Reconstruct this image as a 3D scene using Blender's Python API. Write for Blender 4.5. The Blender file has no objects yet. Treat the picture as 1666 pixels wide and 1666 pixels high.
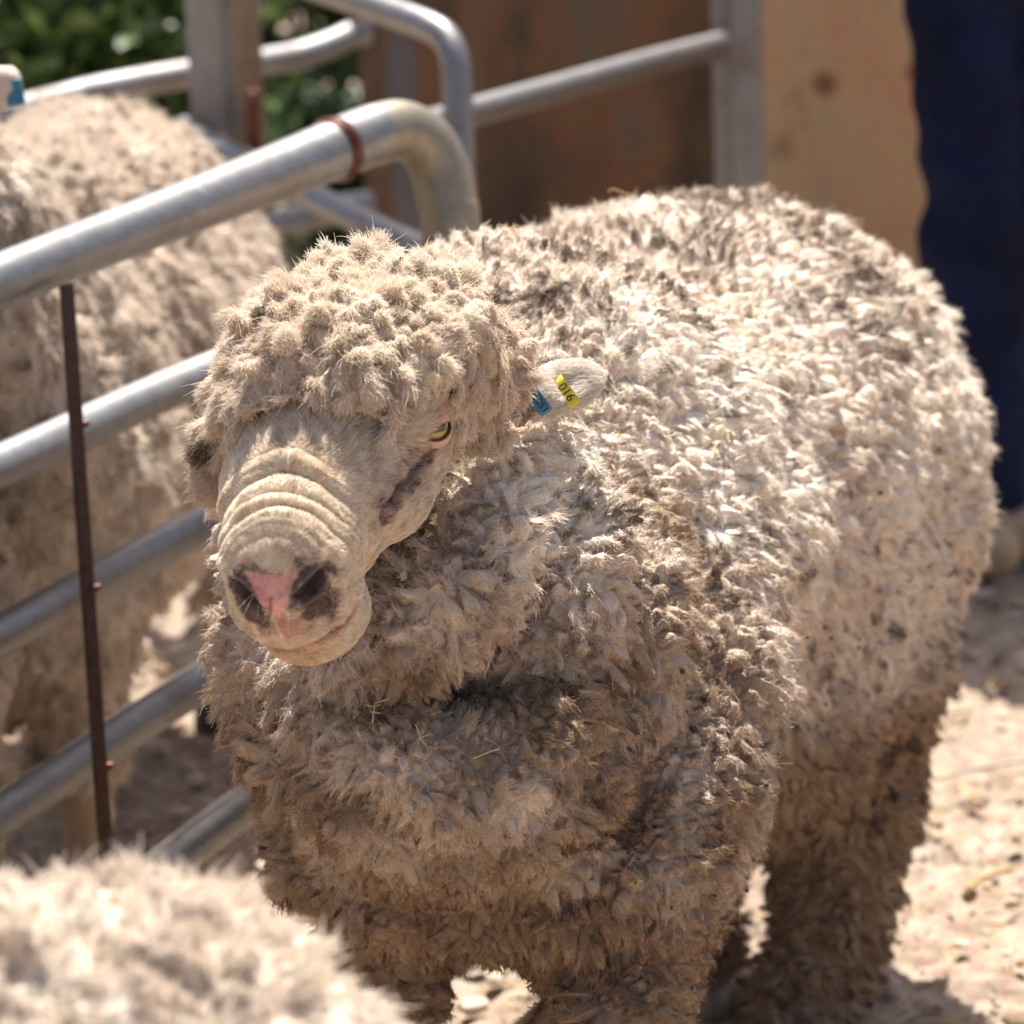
import bpy, bmesh, math, random
import numpy as np
from mathutils import Vector, Matrix

rng = np.random.default_rng(7)
random.seed(7)
R = math.radians
scene = bpy.context.scene
COL = scene.collection

# ------------------------------------------------------------------ camera, sky, sun, exposure
CAM = np.array([0.0, 0.0, 1.5])
PITCH, ROLL, FPX = R(14.0), R(2.0), 6000.0
_f = np.array([0, math.cos(PITCH), -math.sin(PITCH)])
_u0 = np.array([0, math.sin(PITCH), math.cos(PITCH)])
_r0 = np.array([1.0, 0, 0])
_r = math.cos(ROLL) * _r0 - math.sin(ROLL) * _u0
_u = math.cos(ROLL) * _u0 + math.sin(ROLL) * _r0

cam = bpy.data.cameras.new('camera')
cam_ob = bpy.data.objects.new('camera', cam)
COL.objects.link(cam_ob)
cam.sensor_width = 36.0
cam.lens = FPX / 1666.0 * 36.0
cam.clip_start, cam.clip_end = 0.05, 500.0
cam.dof.use_dof = True
cam.dof.focus_distance = 2.93
cam.dof.aperture_fstop = 6.6
cam_ob.matrix_world = Matrix([[_r[0], _u[0], -_f[0], CAM[0]], [_r[1], _u[1], -_f[1], CAM[1]],
                              [_r[2], _u[2], -_f[2], CAM[2]], [0, 0, 0, 1]])
scene.camera = cam_ob

SUN_EL, SUN_AZ = R(68.0), R(6.0)          # azimuth from +Y, negative = towards -X
sun_dir = np.array([math.sin(SUN_AZ) * math.cos(SUN_EL), math.cos(SUN_AZ) * math.cos(SUN_EL), math.sin(SUN_EL)])
world = bpy.data.worlds.new('World')
scene.world = world
world.use_nodes = True
wn = world.node_tree
sky = wn.nodes.new('ShaderNodeTexSky')
sky.sky_type = 'NISHITA'
sky.sun_disc = False
sky.sun_elevation = SUN_EL
sky.sun_rotation = SUN_AZ
sky.air_density = 0.75
sky.dust_density = 3.5
wn.links.new(sky.outputs[0], wn.nodes['Background'].inputs[0])
wn.nodes['Background'].inputs[1].default_value = 0.080
sl = bpy.data.lights.new('sun', 'SUN')
sl.energy = 5.0
sl.angle = R(0.5)
sl.color = (1.0, 0.955, 0.895)
sun = bpy.data.objects.new('sun', sl)
COL.objects.link(sun)
sun.rotation_euler = Vector(-sun_dir).to_track_quat('-Z', 'Y').to_euler()
scene.view_settings.view_transform = 'Standard'
scene.view_settings.look = 'None'
scene.view_settings.gamma = 1.0
scene.view_settings.use_curve_mapping = False
scene.view_settings.exposure = 1.0
scene.cycles.max_bounces = 8
scene.cycles.diffuse_bounces = 5
scene.cycles.transmission_bounces = 4
scene.cycles.use_denoising = True
try:
    scene.cycles_curves.shape = 'RIBBONS'
    scene.cycles_curves.subdivisions = 2
except Exception:
    pass

# ------------------------------------------------------------------ helpers
def P(px, py, d):
    """the point at depth d metres along the line of sight through a spot of the 1666 px photograph"""
    return CAM + d * (_f + (px - 833.0) / FPX * _r - (py - 833.0) / FPX * _u)

def ray(px, py):
    v = _f + (px - 833.0) / FPX * _r - (py - 833.0) / FPX * _u
    return v / np.linalg.norm(v)

def proj(p):
    p = np.asarray(p, float)
    q = p - CAM
    d = q @ _f
    return 833 + FPX * (q @ _r) / d, 833 - FPX * (q @ _u) / d, d

def unit(v):
    v = np.asarray(v, float)
    return v / np.maximum(np.linalg.norm(v, axis=-1, keepdims=True), 1e-9)

def tag(o, label=None, cat=None, group=None, kind=None):
    if label: o['label'] = label
    if cat: o['category'] = cat
    if group: o['group'] = group
    if kind: o['kind'] = kind
    return o

def empty(name, loc, parent=None):
    o = bpy.data.objects.new(name, None)
    o.empty_display_size = 0.1
    COL.objects.link(o)
    o.location = loc
    if parent: o.parent = parent
    return o

def link(name, me, mats=(), parent=None, smooth=True, loc=None):
    for m in mats: me.materials.append(m)
    if smooth: me.polygons.foreach_set('use_smooth', np.ones(len(me.polygons), bool))
    o = bpy.data.objects.new(name, me)
    COL.objects.link(o)
    if parent is not None:
        o.parent = parent
        o.matrix_parent_inverse = Matrix.Translation(-Vector(parent.location))
    if loc is not None: o.location = loc
    return o

def mesh_from(name, verts, faces):
    me = bpy.data.meshes.new(name)
    if isinstance(faces, np.ndarray) and faces.ndim == 2:
        nv, nf, k = len(verts), len(faces), faces.shape[1]
        me.vertices.add(nv)
        me.vertices.foreach_set('co', np.ascontiguousarray(verts, np.float32).ravel())
        me.loops.add(nf * k)
        me.loops.foreach_set('vertex_index', np.ascontiguousarray(faces, np.int32).ravel())
        me.polygons.add(nf)
        me.polygons.foreach_set('loop_start', np.arange(0, nf * k, k, dtype=np.int32))
        me.update(calc_edges=True)
    else:
        me.from_pydata([tuple(v) for v in verts], [], [tuple(f) for f in faces])
        me.update()
    return me

# lattice gradient noise
_perm = rng.permutation(512).astype(np.int64)
_grad = unit(rng.normal(size=(512, 3))).astype(np.float32)
def noise3(p, scale=1.0, seed=0):
    q = np.asarray(p, np.float64) * scale + seed * 17.31
    i = np.floor(q).astype(np.int64)
    fr = (q - i)
    w = fr * fr * fr * (fr * (fr * 6 - 15) + 10)
    out = np.zeros(len(q))
    for dx in (0, 1):
        for dy in (0, 1):
            for dz in (0, 1):
                h = _perm[(_perm[(_perm[(i[:, 0] + dx) & 511] + i[:, 1] + dy) & 511] + i[:, 2] + dz) & 511]
                g = _grad[h]
                dot = g[:, 0] * (fr[:, 0] - dx) + g[:, 1] * (fr[:, 1] - dy) + g[:, 2] * (fr[:, 2] - dz)
                out += dot * (w[:, 0] if dx else 1 - w[:, 0]) * (w[:, 1] if dy else 1 - w[:, 1]) * (w[:, 2] if dz else 1 - w[:, 2])
    return out * 1.6

def sstep(a, b, x):
    t = np.clip((x - a) / (b - a), 0, 1)
    return t * t * (3 - 2 * t)

# signed distance pieces
def s_cone(p, a, b, r1, r2):
    a = np.asarray(a, float); b = np.asarray(b, float)
    ba = b - a
    t = np.clip(((p - a) @ ba) / (ba @ ba), 0, 1)
    q = p - a - t[:, None] * ba
    return np.sqrt((q * q).sum(1)) - (r1 + (r2 - r1) * t)

def s_chain(p, pts, rad):
    d = None
    for i in range(len(pts) - 1):
        e = s_cone(p, pts[i], pts[i + 1], rad[i], rad[i + 1])
        d = e if d is None else np.minimum(d, e)
    return d

def s_ell(p, c, axes, r):
    q = (p - np.asarray(c, float)) @ np.asarray(axes, float).T
    r = np.asarray(r, float)
    k0 = np.sqrt(((q / r) ** 2).sum(1))
    k1 = np.sqrt(((q / (r * r)) ** 2).sum(1))
    return k0 * (k0 - 1.0) / np.maximum(k1, 1e-6)

def smin(a, b, k):
    h = np.clip(0.5 + 0.5 * (b - a) / k, 0, 1)
    return b + (a - b) * h - k * h * (1 - h)

def smax(a, b, k):
    return -smin(-a, -b, k)

def frame(fwd, up=(0, 0, 1)):
    f = unit(fwd); s = unit(np.cross(f, up)); u = np.cross(s, f)
    return np.array([f, s, u])

def surface_nets(fn, lo, hi, h):
    lo = np.asarray(lo, float)
    n = np.ceil((np.asarray(hi) - lo) / h).astype(int) + 1
    xs = [lo[k] + h * np.arange(n[k]) for k in range(3)]
    V = np.empty(n, np.float32)
    yz = np.stack(np.meshgrid(xs[1], xs[2], indexing='ij'), -1).reshape(-1, 2)
    step = max(1, int(400000 // len(yz)))
    for i in range(0, n[0], step):
        xx = xs[0][i:i + step]
        g = np.empty((len(xx) * len(yz), 3))
        g[:, 0] = np.repeat(xx, len(yz)); g[:, 1:] = np.tile(yz, (len(xx), 1))
        V[i:i + step] = fn(g).reshape(len(xx), n[1], n[2])
    S = V < 0
    m = n - 1
    cnt = np.zeros(m, np.int8); acc = np.zeros((*m, 3), np.float32)
    def sl_(a, ax0, off):
        s = [slice(None)] * 3
        for k in range(3):
            s[k] = slice(off[k], off[k] + m[k])
        return a[tuple(s)]
    for ax in range(3):
        for o1 in (0, 1):
            for o2 in (0, 1):
                off = [0, 0, 0]; b = [k for k in range(3) if k != ax]
                off[b[0]] = o1; off[b[1]] = o2
                off2 = list(off); off2[ax] = 1
                v0, v1 = sl_(V, ax, off), sl_(V, ax, off2)
                x = (v0 < 0) != (v1 < 0)
                t = np.where(x, v0 / np.where(x, v0 - v1, 1), 0)
                cnt += x
                for k in range(3):
                    acc[..., k] += np.where(x, (off[k] if k != ax else t), 0)
    act = cnt > 0
    idx = -np.ones(m, np.int64); idx[act] = np.arange(act.sum())
    cell = np.argwhere(act)
    verts = lo + h * (cell + acc[act] / cnt[act][:, None])
    quads = []
    for ax in range(3):
        b = [k for k in range(3) if k != ax]
        s0 = [slice(1, m[k]) for k in range(3)]; s0[ax] = slice(0, m[ax])
        s1 = list(s0); s1[ax] = slice(1, m[ax] + 1)
        a0, a1 = S[tuple(s0)], S[tuple(s1)]
        e = np.argwhere(a0 != a1)
        if not len(e): continue
        st = a0[tuple(e.T)]
        e = e + np.array([0 if k == ax else 1 for k in range(3)])
        c = []
        for o1, o2 in ((1, 1), (0, 1), (0, 0), (1, 0)):
            q = e.copy(); q[:, b[0]] -= o1; q[:, b[1]] -= o2
            c.append(idx[tuple(q.T)])
        q = np.stack(c, 1)
        flip = st if ax != 1 else ~st
        q[~flip] = q[~flip][:, ::-1]
        quads.append(q)
    return verts, np.concatenate(quads)

def grad(fn, p, e=0.0015):
    k = np.array([[1, -1, -1], [-1, -1, 1], [-1, 1, -1], [1, 1, 1]], float)
    g = np.zeros_like(p)
    for v in k: g += v * fn(p + e * v)[:, None]
    return g / (4 * e)

def project(fn, p, it=3, e=0.0015):
    for _ in range(it):
        g = grad(fn, p, e)
        st = (fn(p) / np.maximum((g * g).sum(1), 0.15))[:, None] * g
        ln = np.linalg.norm(st, axis=1, keepdims=True)
        p = p - st * np.minimum(1, .02 / np.maximum(ln, 1e-9))
    return p

def march(fn, px, py, start=2.0):
    """first hit of a sight line; a line that just misses is led to the nearest bit of surface"""
    v = ray(px, py); t = start; best = (9, t)
    for _ in range(220):
        d = fn((CAM + t * v)[None])[0]
        if d < best[0]: best = (d, t)
        if abs(d) < 2e-4 or t > 4.6: break
        t += d * (0.9 if d > .05 else 0.6)
    p = CAM + best[1] * v
    if best[0] > 3e-4: p = project(fn, p[None], 6)[0]
    return p

def vcol(me, name, rgb):
    a = me.color_attributes.new(name, 'FLOAT_COLOR', 'POINT')
    c = np.ones((len(me.vertices), 4), np.float32); c[:, :3] = rgb
    a.data.foreach_set('color', c.ravel())

def hair(name, pos, radius, colr, mat, parent):
    """pos (N,k,3) strands, radius (k,), colr (N,k,3)"""
    N, k = pos.shape[:2]
    hc = bpy.data.hair_curves.new(name)
    hc.add_curves([k] * N)
    hc.attributes['position'].data.foreach_set('vector', np.ascontiguousarray(pos, np.float32).ravel())
    ra = hc.attributes.get('radius') or hc.attributes.new('radius', 'FLOAT', 'POINT')
    rr = np.broadcast_to(radius, (N, k))
    ra.data.foreach_set('value', np.ascontiguousarray(rr, np.float32).ravel())
    ca = hc.attributes.new('tint', 'FLOAT_COLOR', 'POINT')
    c = np.ones((N, k, 4), np.float32); c[..., :3] = colr
    ca.data.foreach_set('color', c.ravel())
    hc.materials.append(mat)
    o = bpy.data.objects.new(name, hc)
    COL.objects.link(o)
    if parent is not None:
        o.parent = parent
        o.matrix_parent_inverse = Matrix.Translation(-Vector(parent.location))
    return o

def tris_of(me):
    me.calc_loop_triangles()
    t = np.empty(len(me.loop_triangles) * 3, np.int32)
    me.loop_triangles.foreach_get('vertices', t)
    v = np.empty(len(me.vertices) * 3, np.float32)
    me.vertices.foreach_get('co', v)
    return v.reshape(-1, 3).astype(float), t.reshape(-1, 3)

def scatter(v, t, n, w=None):
    a, b, c = v[t[:, 0]], v[t[:, 1]], v[t[:, 2]]
    ar = 0.5 * np.linalg.norm(np.cross(b - a, c - a), axis=1)
    if w is not None: ar = ar * w
    cs = np.cumsum(ar); k = np.searchsorted(cs, rng.random(n) * cs[-1])
    k = np.minimum(k, len(t) - 1)
    r1 = np.sqrt(rng.random(n)); r2 = rng.random(n)
    return a[k] * (1 - r1)[:, None] + b[k] * (r1 * (1 - r2))[:, None] + c[k] * (r1 * r2)[:, None], k

def thin(p, s):
    """keep one point per cell of a jittered lattice and drop close neighbours"""
    s = np.broadcast_to(s, (len(p),))
    keep = np.ones(len(p), bool)
    for sh in (0.0, 0.5):
        q = np.floor(p / s[:, None] + sh).astype(np.int64)
        key = (q[:, 0] * 73856093) ^ (q[:, 1] * 19349663) ^ (q[:, 2] * 83492791) ^ (np.round(s * 1e5).astype(np.int64) * 2654435)
        ii = np.flatnonzero(keep)
        _, first = np.unique(key[ii], return_index=True)
        k2 = np.zeros(len(p), bool); k2[ii[first]] = True
        keep = k2
    return np.flatnonzero(keep)

# ------------------------------------------------------------------ materials
class NT:
    def __init__(s, name):
        s.m = bpy.data.materials.new(name); s.m.use_nodes = True
        s.t = s.m.node_tree; s.b = s.t.nodes['Principled BSDF']; s.out = s.t.nodes['Material Output']
    def n(s, typ, **kw):
        x = s.t.nodes.new(typ)
        for k, v in kw.items():
            if k.startswith('i_'):
                key = k[2:]
                x.inputs[int(key) if key.isdigit() else key.replace('_', ' ')].default_value = v
            else: setattr(x, k, v)
        return x
    def l(s, a, b): s.t.links.new(a, b)
    def noise(s, scale, detail=4, rough=.6, vec=None):
        x = s.n('ShaderNodeTexNoise', i_Scale=scale, i_Detail=detail, i_Roughness=rough)
        if vec is not None: s.l(vec, x.inputs['Vector'])
        return x
    def obj(s):
        return s.n('ShaderNodeTexCoord').outputs['Object']
    def ramp(s, fac, stops):
        x = s.n('ShaderNodeValToRGB'); e = x.color_ramp.elements
        while len(e) < len(stops): e.new(0.5)
        for k, (p, c) in enumerate(stops):
            e[k].position = p; e[k].color = (*c, 1)
        s.l(fac, x.inputs[0]); return x
    def mix(s, fac, a, b, mode='MIX'):
        x = s.n('ShaderNodeMix', data_type='RGBA', blend_type=mode)
        for sock, val in ((x.inputs[0], fac), (x.inputs[6], a), (x.inputs[7], b)):
            if isinstance(val, (int, float)): sock.default_value = val
            elif isinstance(val, tuple): sock.default_value = (*val, 1)
            else: s.l(val, sock)
        return x.outputs[2]
    def bump(s, h, strength=.3, dist=.01):
        x = s.n('ShaderNodeBump', i_Strength=strength, i_Distance=dist)
        s.l(h, x.inputs['Height']); s.l(x.outputs[0], s.b.inputs['Normal'])
    def set(s, **kw):
        for k, v in kw.items(): s.b.inputs[k.replace('_', ' ')].default_value = v
        return s.m

def mat_strand(name, trans=.3, rough=.9):
    m = NT(name)
    a = m.n('ShaderNodeAttribute', attribute_name='tint')
    d = m.n('ShaderNodeBsdfDiffuse'); t = m.n('ShaderNodeBsdfTranslucent')
    m.l(a.outputs['Color'], d.inputs[0]); m.l(a.outputs['Color'], t.inputs[0])
    x = m.n('ShaderNodeMixShader'); x.inputs[0].default_value = trans
    m.l(d.outputs[0], x.inputs[1]); m.l(t.outputs[0], x.inputs[2])
    m.l(x.outputs[0], m.out.inputs[0])
    return m.m

def mat_skin(name, rough=.7):
    m = NT(name)
    a = m.n('ShaderNodeAttribute', attribute_name='tint')
    nz = m.noise(350, 3, .6, m.obj())
    c = m.mix(.25, a.outputs['Color'], nz.outputs['Color'], 'OVERLAY')
    m.l(c, m.b.inputs['Base Color'])
    m.bump(nz.outputs[0], .25, .002)
    return m.set(Roughness=rough)

def mat_metal(name, base=(.31, .305, .30), rust=.35, rough=.42, metallic=.85, rcol=(.16, .085, .045)):
    m = NT(name); v = m.obj()
    n1 = m.noise(9, 6, .65, v); n2 = m.noise(60, 4, .6, v); n3 = m.noise(3.0, 5, .7, v)
    c = m.mix(m.ramp(n2.outputs[0], [(.35, (0, 0, 0)), (.7, (1, 1, 1))]).outputs[0], tuple(x * .78 for x in base), base)
    rf = m.ramp(n1.outputs[0], [(.52, (0, 0, 0)), (.72, (rust,) * 3)]).outputs[0]
    c = m.mix(rf, c, rcol)
    c = m.mix(m.ramp(n3.outputs[0], [(.5, (0, 0, 0)), (.75, (.45, .45, .45))]).outputs[0], c, (.34, .27, .2))
    m.l(c, m.b.inputs['Base Color'])
    rr = m.n('ShaderNodeMapRange', i_3=rough - .1, i_4=rough + .2); m.l(n1.outputs[0], rr.inputs[0])
    m.l(rr.outputs[0], m.b.inputs['Roughness'])
    mm = m.n('ShaderNodeMapRange', i_3=metallic, i_4=metallic * .4); m.l(rf, mm.inputs[0]); m.l(mm.outputs[0], m.b.inputs['Metallic'])
    m.bump(n2.outputs[0], .12, .002)
    return m.m

def tube(pts, rad, seg=20, cap=True):
    pts = np.asarray(pts, float); n = len(pts)
    rad = np.broadcast_to(rad, (n,))
    tg = unit(np.gradient(pts, axis=0))
    a = unit(np.cross(tg[0], [0.31, .2, .93])); V = []; F = []
    for i in range(n):
        a = unit(a - tg[i] * (a @ tg[i])); b = np.cross(tg[i], a)
        th = np.linspace(0, 2 * math.pi, seg, endpoint=False)
        V.append(pts[i] + rad[i] * (np.cos(th)[:, None] * a + np.sin(th)[:, None] * b))
    for i in range(n - 1):
        for k in range(seg):
            k2 = (k + 1) % seg
            F.append((i * seg + k, i * seg + k2, (i + 1) * seg + k2, (i + 1) * seg + k))
    V = np.concatenate(V)
    if cap:
        F.append(tuple(range(seg - 1, -1, -1))); F.append(tuple((n - 1) * seg + k for k in range(seg)))
    return V, F

def smooth_path(pts, per=10):
    """Catmull-Rom through the points"""
    p = np.asarray(pts, float); p = np.vstack([2 * p[0] - p[1], p, 2 * p[-1] - p[-2]])
    out = []
    for i in range(1, len(p) - 2):
        for t in np.linspace(0, 1, per, endpoint=False):
            a, b, c, d = p[i - 1:i + 3]
            out.append(.5 * ((2 * b) + (c - a) * t + (2 * a - 5 * b + 4 * c - d) * t * t + (3 * b - a - 3 * c + d) * t ** 3))
    out.append(p[-2]); return np.array(out)

class MB:
    def __init__(s): s.v = []; s.f = []; s.mi = []; s.n = 0
    def add(s, V, F, mi=0):
        s.v.append(np.asarray(V, float)); s.f += [tuple(i + s.n for i in f) for f in F]; s.mi += [mi] * len(F); s.n += len(V)
    def box(s, c, axes, half, mi=0):
        axes = np.asarray(axes, float); V = []
        for i in (-1, 1):
            for j in (-1, 1):
                for k in (-1, 1): V.append(np.asarray(c) + i * half[0] * axes[0] + j * half[1] * axes[1] + k * half[2] * axes[2])
        F = [(0, 1, 3, 2), (4, 6, 7, 5), (0, 4, 5, 1), (2, 3, 7, 6), (0, 2, 6, 4), (1, 5, 7, 3)]
        s.add(V, F, mi)
    def build(s, name, mats, parent=None, smooth=True, bevel=0):
        me = mesh_from(name, np.concatenate(s.v), s.f)
        me.polygons.foreach_set('material_index', np.array(s.mi, np.int32))
        o = link(name, me, mats if isinstance(mats, (list, tuple)) else [mats], parent, smooth)
        if bevel:
            b = o.modifiers.new('bevel', 'BEVEL'); b.width = bevel; b.segments = 2; b.limit_method = 'ANGLE'
        if smooth:
            me.set_sharp_from_angle(angle=R(40))
        return o
I3 = np.eye(3)
# ------------------------------------------------------------------ the ram
# head frame: N muzzle front, f out of the nose, s towards its left side (picture right), u up along the bridge normal
HN = P(452, 985, 2.74)
_hp, _hy = R(33), R(17)
HF = np.array([-math.sin(_hy) * math.cos(_hp), -math.cos(_hy) * math.cos(_hp), -math.sin(_hp)])
HS = unit(np.array([-HF[1], HF[0], 0.0])); HU = np.cross(HS, -HF) * 1.0
if HU[2] < 0: HU = -HU
def H(a, s, u):                              # a metres back from the muzzle front
    return HN - HF * a + HS * s + HU * u
def toH(p):
    q = p - HN
    return -(q @ HF), q @ HS, q @ HU
HAX = np.array([HF, HS, HU])

AX = unit(np.array([.36, .93, 0.0]))           # body axis, towards the rump
LT = np.array([AX[1], -AX[0], 0.0])            # lateral, towards the camera's right
BAX = np.array([AX, LT, [0, 0, 1.0]])

def head_base(p):
    d = s_ell(p, H(.048, 0, .006), HAX, (.058, .050, .046))                    # muzzle
    d = smin(d, s_ell(p, H(.030, .001, -.022), HAX, (.040, .051, .036)), .012)   # lips
    d = smin(d, s_cone(p, H(.05, 0, .010), H(.19, 0, .016), .044, .060), .02)  # bridge
    d = smin(d, s_ell(p, H(.112, -.003, .006), HAX, (.062, .070, .052)), .02)
    d = smin(d, s_cone(p, H(.045, 0, -.034), H(.20, 0, -.052), .034, .048), .02)  # jaw
    d = smin(d, s_ell(p, H(.235, 0, -.008), HAX, (.080, .082, .074)), .03)        # skull
    for sg in (-1, 1):
        d = smin(d, s_ell(p, H(.185, sg * .058, .022), HAX, (.03, .022, .024)), .02)   # orbit
        d = smin(d, s_ell(p, H(.165, sg * .050, -.03), HAX, (.05, .022, .035)), .03)   # cheek
    d = smin(d, s_ell(p, H(.044, .003, -.058), HAX, (.046, .043, .024)), .010)     # chin
    return d

EYE = march(head_base, 707, 696)
CHEEK = [march(head_base, *q) for q in ((622, 846), (612, 890), (600, 935), (584, 980), (566, 1018))]
EYE_N = unit(grad(head_base, EYE[None])[0])
NO_L = march(head_base, 402, 968); NO_R = march(head_base, 506, 958)
DUCT = [march(head_base, *q) for q in ((688, 742), (664, 772), (640, 806), (622, 836))]
MOUTH = [march(head_base, *q) for q in ((380, 1012), (405, 1040), (445, 1052), (490, 1050), (540, 1030), (575, 990))]
PHIL = [march(head_base, *q) for q in ((441, 972), (440, 1000), (440, 1025), (442, 1050))]
LID_U = [march(head_base, *q) for q in ((684, 706), (700, 682), (724, 671), (745, 680))]
LID_L = [march(head_base, *q) for q in ((684, 708), (700, 712), (722, 710), (742, 694))]
BROW = [march(head_base, *q) for q in ((690, 684), (712, 662), (742, 658), (752, 672))]

A_TOP = float(np.ravel(toH(march(head_base, 470, 765))[0])[0]); A_BOT = float(np.ravel(toH(march(head_base, 460, 925))[0])[0])
def dist_chain(p, pts):
    return s_chain(p, pts, [0.0] * len(pts))

def head_disp(p):
    """how far the skin stands out from the plain head: rolls, nostrils, mouth, lids"""
    a, s, u = toH(p)
    aa = a + .42 * np.maximum(0, .018 - u) + .0130 * noise3(p, 12, 1) + .0016 * noise3(p, 45, 7) - .004 * np.cos(s * 60)
    m = sstep(A_BOT - .002, A_BOT + .016, aa) * (1 - sstep(A_TOP, A_TOP + .02, aa)) * sstep(-.045, -.015, u) * (1 - sstep(.050, .066, s))
    ph = (aa - A_BOT + .002) / ((A_TOP - A_BOT) / 4.3)
    ph = ph + .22 * np.sin(2.3 * ph)
    t = (ph % 1.0)
    roll = np.abs(np.sin(math.pi * t)) ** .5
    amp = np.clip(.0078 + .0095 * noise3(p, 20, 5), .0012, .0120) * (.40 + .60 * sstep(-.30, .22, noise3(p * np.array([1.0, 1, 1]), 17, 61))) * (.55 + .45 * sstep(A_BOT, .5 * (A_BOT + A_TOP), aa))
    d = m * amp * (roll - .55)
    fine = np.sin(2 * math.pi * (aa + .003 * noise3(p, 30, 2)) / .0068)
    d = d + .00035 * fine * m * sstep(-.1, .3, noise3(p, 25, 8)) + .0014 * noise3(p, 34, 11) + .0006 * noise3(p, 90, 12)
    m2 = sstep(.11, .13, a) * (1 - sstep(.2, .22, a)) * sstep(-.02, .02, s) * sstep(-.02, .01, u)
    d = d + .0007 * m2 * np.sin(2 * math.pi * (a + .9 * s + .004 * noise3(p, 25, 6)) / .013)
    for c, sg in ((NO_L, -1), (NO_R, 1)):
        ax = unit(HS * sg * .80 + HU * .50); ay = unit(np.cross(ax, HF))
        q = p - c; x = q @ ax; y = q @ ay
        y = y + 18 * sg * 0 + 14 * x * x
        rr = np.sqrt((x / .0165) ** 2 + (y / .0065) ** 2)
        front = (np.abs(q @ HF) < .03)
        d = d - .0155 * (1 - sstep(.30, 1.10, rr)) * front
        rim = np.exp(-((rr - 1.35) / .35) ** 2) * front
        d = d + .0022 * rim
    dm = dist_chain(p, MOUTH); d = d - .0070 * np.exp(-(dm / .0030) ** 2)
    d = d + .002 * np.exp(-((dm - .008) / .005) ** 2) * (u < -.02)
    d = d - .0022 * np.exp(-(dist_chain(p, PHIL) / .0016) ** 2)
    dd = dist_chain(p, DUCT); d = d - .0050 * np.exp(-(dd / .0036) ** 2) + .0018 * np.exp(-((dd - .009) / .004) ** 2)
    d = d - .0045 * np.exp(-(dist_chain(p, CHEEK) / .0045) ** 2)
    de = np.sqrt(((p - EYE) ** 2).sum(1))
    d = d - .0050 * (1 - sstep(.0090, .0150, de))
    d = d + .0040 * np.exp(-(dist_chain(p, BROW) / .006) ** 2)
    return d

EAR_A = P(846, 655, 2.985); EAR_B = P(960, 612, 3.03)
_ea = unit(EAR_B - EAR_A); _en = unit(np.array([-.25, -.88, .36])); _en = unit(_en - _ea * (_en @ _ea)); _eh = np.cross(_en, _ea)
if _eh[2] < 0: _eh = -_eh
EAX = np.array([_ea, _eh, _en])
EAR_C = .5 * (EAR_A + EAR_B)
def ear_fn(p, side=1):
    q = p
    if side < 0:                               # the far ear, mirrored through the head's middle plane
        a, s, u = toH(p); q = H(0, 0, 0) - np.outer(a, HF) - np.outer(s, HS) + np.outer(u, HU)
    d = s_ell(q, EAR_C + EAX[0] * .004, EAX, (.0435, .0200, .0120))
    d = smax(d, -s_ell(q, EAR_C + EAX[0] * .002 + EAX[2] * .0185 - EAX[1] * .004, EAX, (.033, .0135, .0125)), .006)
    d = smin(d, s_cone(q, EAR_A - EAX[0] * .03, EAR_A + EAX[0] * .015, .017, .014), .012)
    return d

CAPC = P(592, 572, 2.885)
def cap_fn(p):
    d = s_ell(p, CAPC, np.array([[0, -1, -.12], [1, -.15, 0], [0, -.12, 1]]) / 1.0072, (.104, .088, .056))
    d = smin(d, s_cone(p, P(470, 590, 2.88), P(440, 640, 2.91), .040, .030), .03)
    d = smin(d, s_cone(p, P(690, 552, 2.91), P(775, 594, 2.94), .041, .032), .03)
    d = smin(d, s_cone(p, P(445, 640, 2.826), P(640, 640, 2.820), .025, .025), .02)    # the fringe over the brow
    d = smin(d, s_cone(p, P(404, 640, 2.93), P(382, 760, 2.96), .020, .018), .018)      # lock at the far cheek
    d = smin(d, s_cone(p, P(790, 620, 2.955), P(785, 690, 2.955), .018, .012), .014)    # lock behind the eye
    d = d - .012 * noise3(p, 22, 3) - .006 * noise3(p, 52, 4)
    return d

RING1 = [P(*q) for q in ((845, 660, 3.10), (842, 780, 3.04), (800, 900, 2.98), (735, 980, 2.945), (650, 1045, 2.955), (560, 1100, 2.99), (490, 1060, 3.03), (452, 960, 3.05), (425, 800, 3.05))]
RING2 = [P(*q) for q in ((965, 760, 3.22), (985, 930, 3.16), (955, 1090, 3.08), (880, 1230, 3.02), (780, 1305, 2.99), (650, 1270, 2.97), (560, 1210, 3.01), (500, 1130, 3.06), (470, 1040, 3.13))]
RING3 = [P(*q) for q in ((1080, 780, 3.36), (1110, 960, 3.28), (1120, 1130, 3.22), (1098, 1290, 3.17), (1060, 1400, 3.13))]

def legs_fn(p):
    d = s_chain(p, [P(1022, 1380, 3.22), P(1003, 1580, 3.14), P(985, 1760, 3.09), P(985, 2050, 3.07)], [.088, .056, .042, .032])
    d = np.minimum(d, s_chain(p, [P(660, 1380, 3.25), P(640, 1560, 3.19), P(630, 1760, 3.17), P(630, 1985, 3.17)], [.080, .040, .028, .028]))
    d = np.minimum(d, s_chain(p, [P(1355, 1100, 3.93), P(1366, 1370, 3.95), P(1346, 1530, 3.95), P(1306, 1650, 3.92), P(1288, 1722, 3.86)], [.112, .066, .049, .042, .034]))
    d = np.minimum(d, s_chain(p, [P(1150, 1150, 4.05), P(1100, 1400, 4.02), P(1125, 1560, 4.06), P(1140, 1650, 4.0)], [.10, .05, .038, .032]))
    return d

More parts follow.
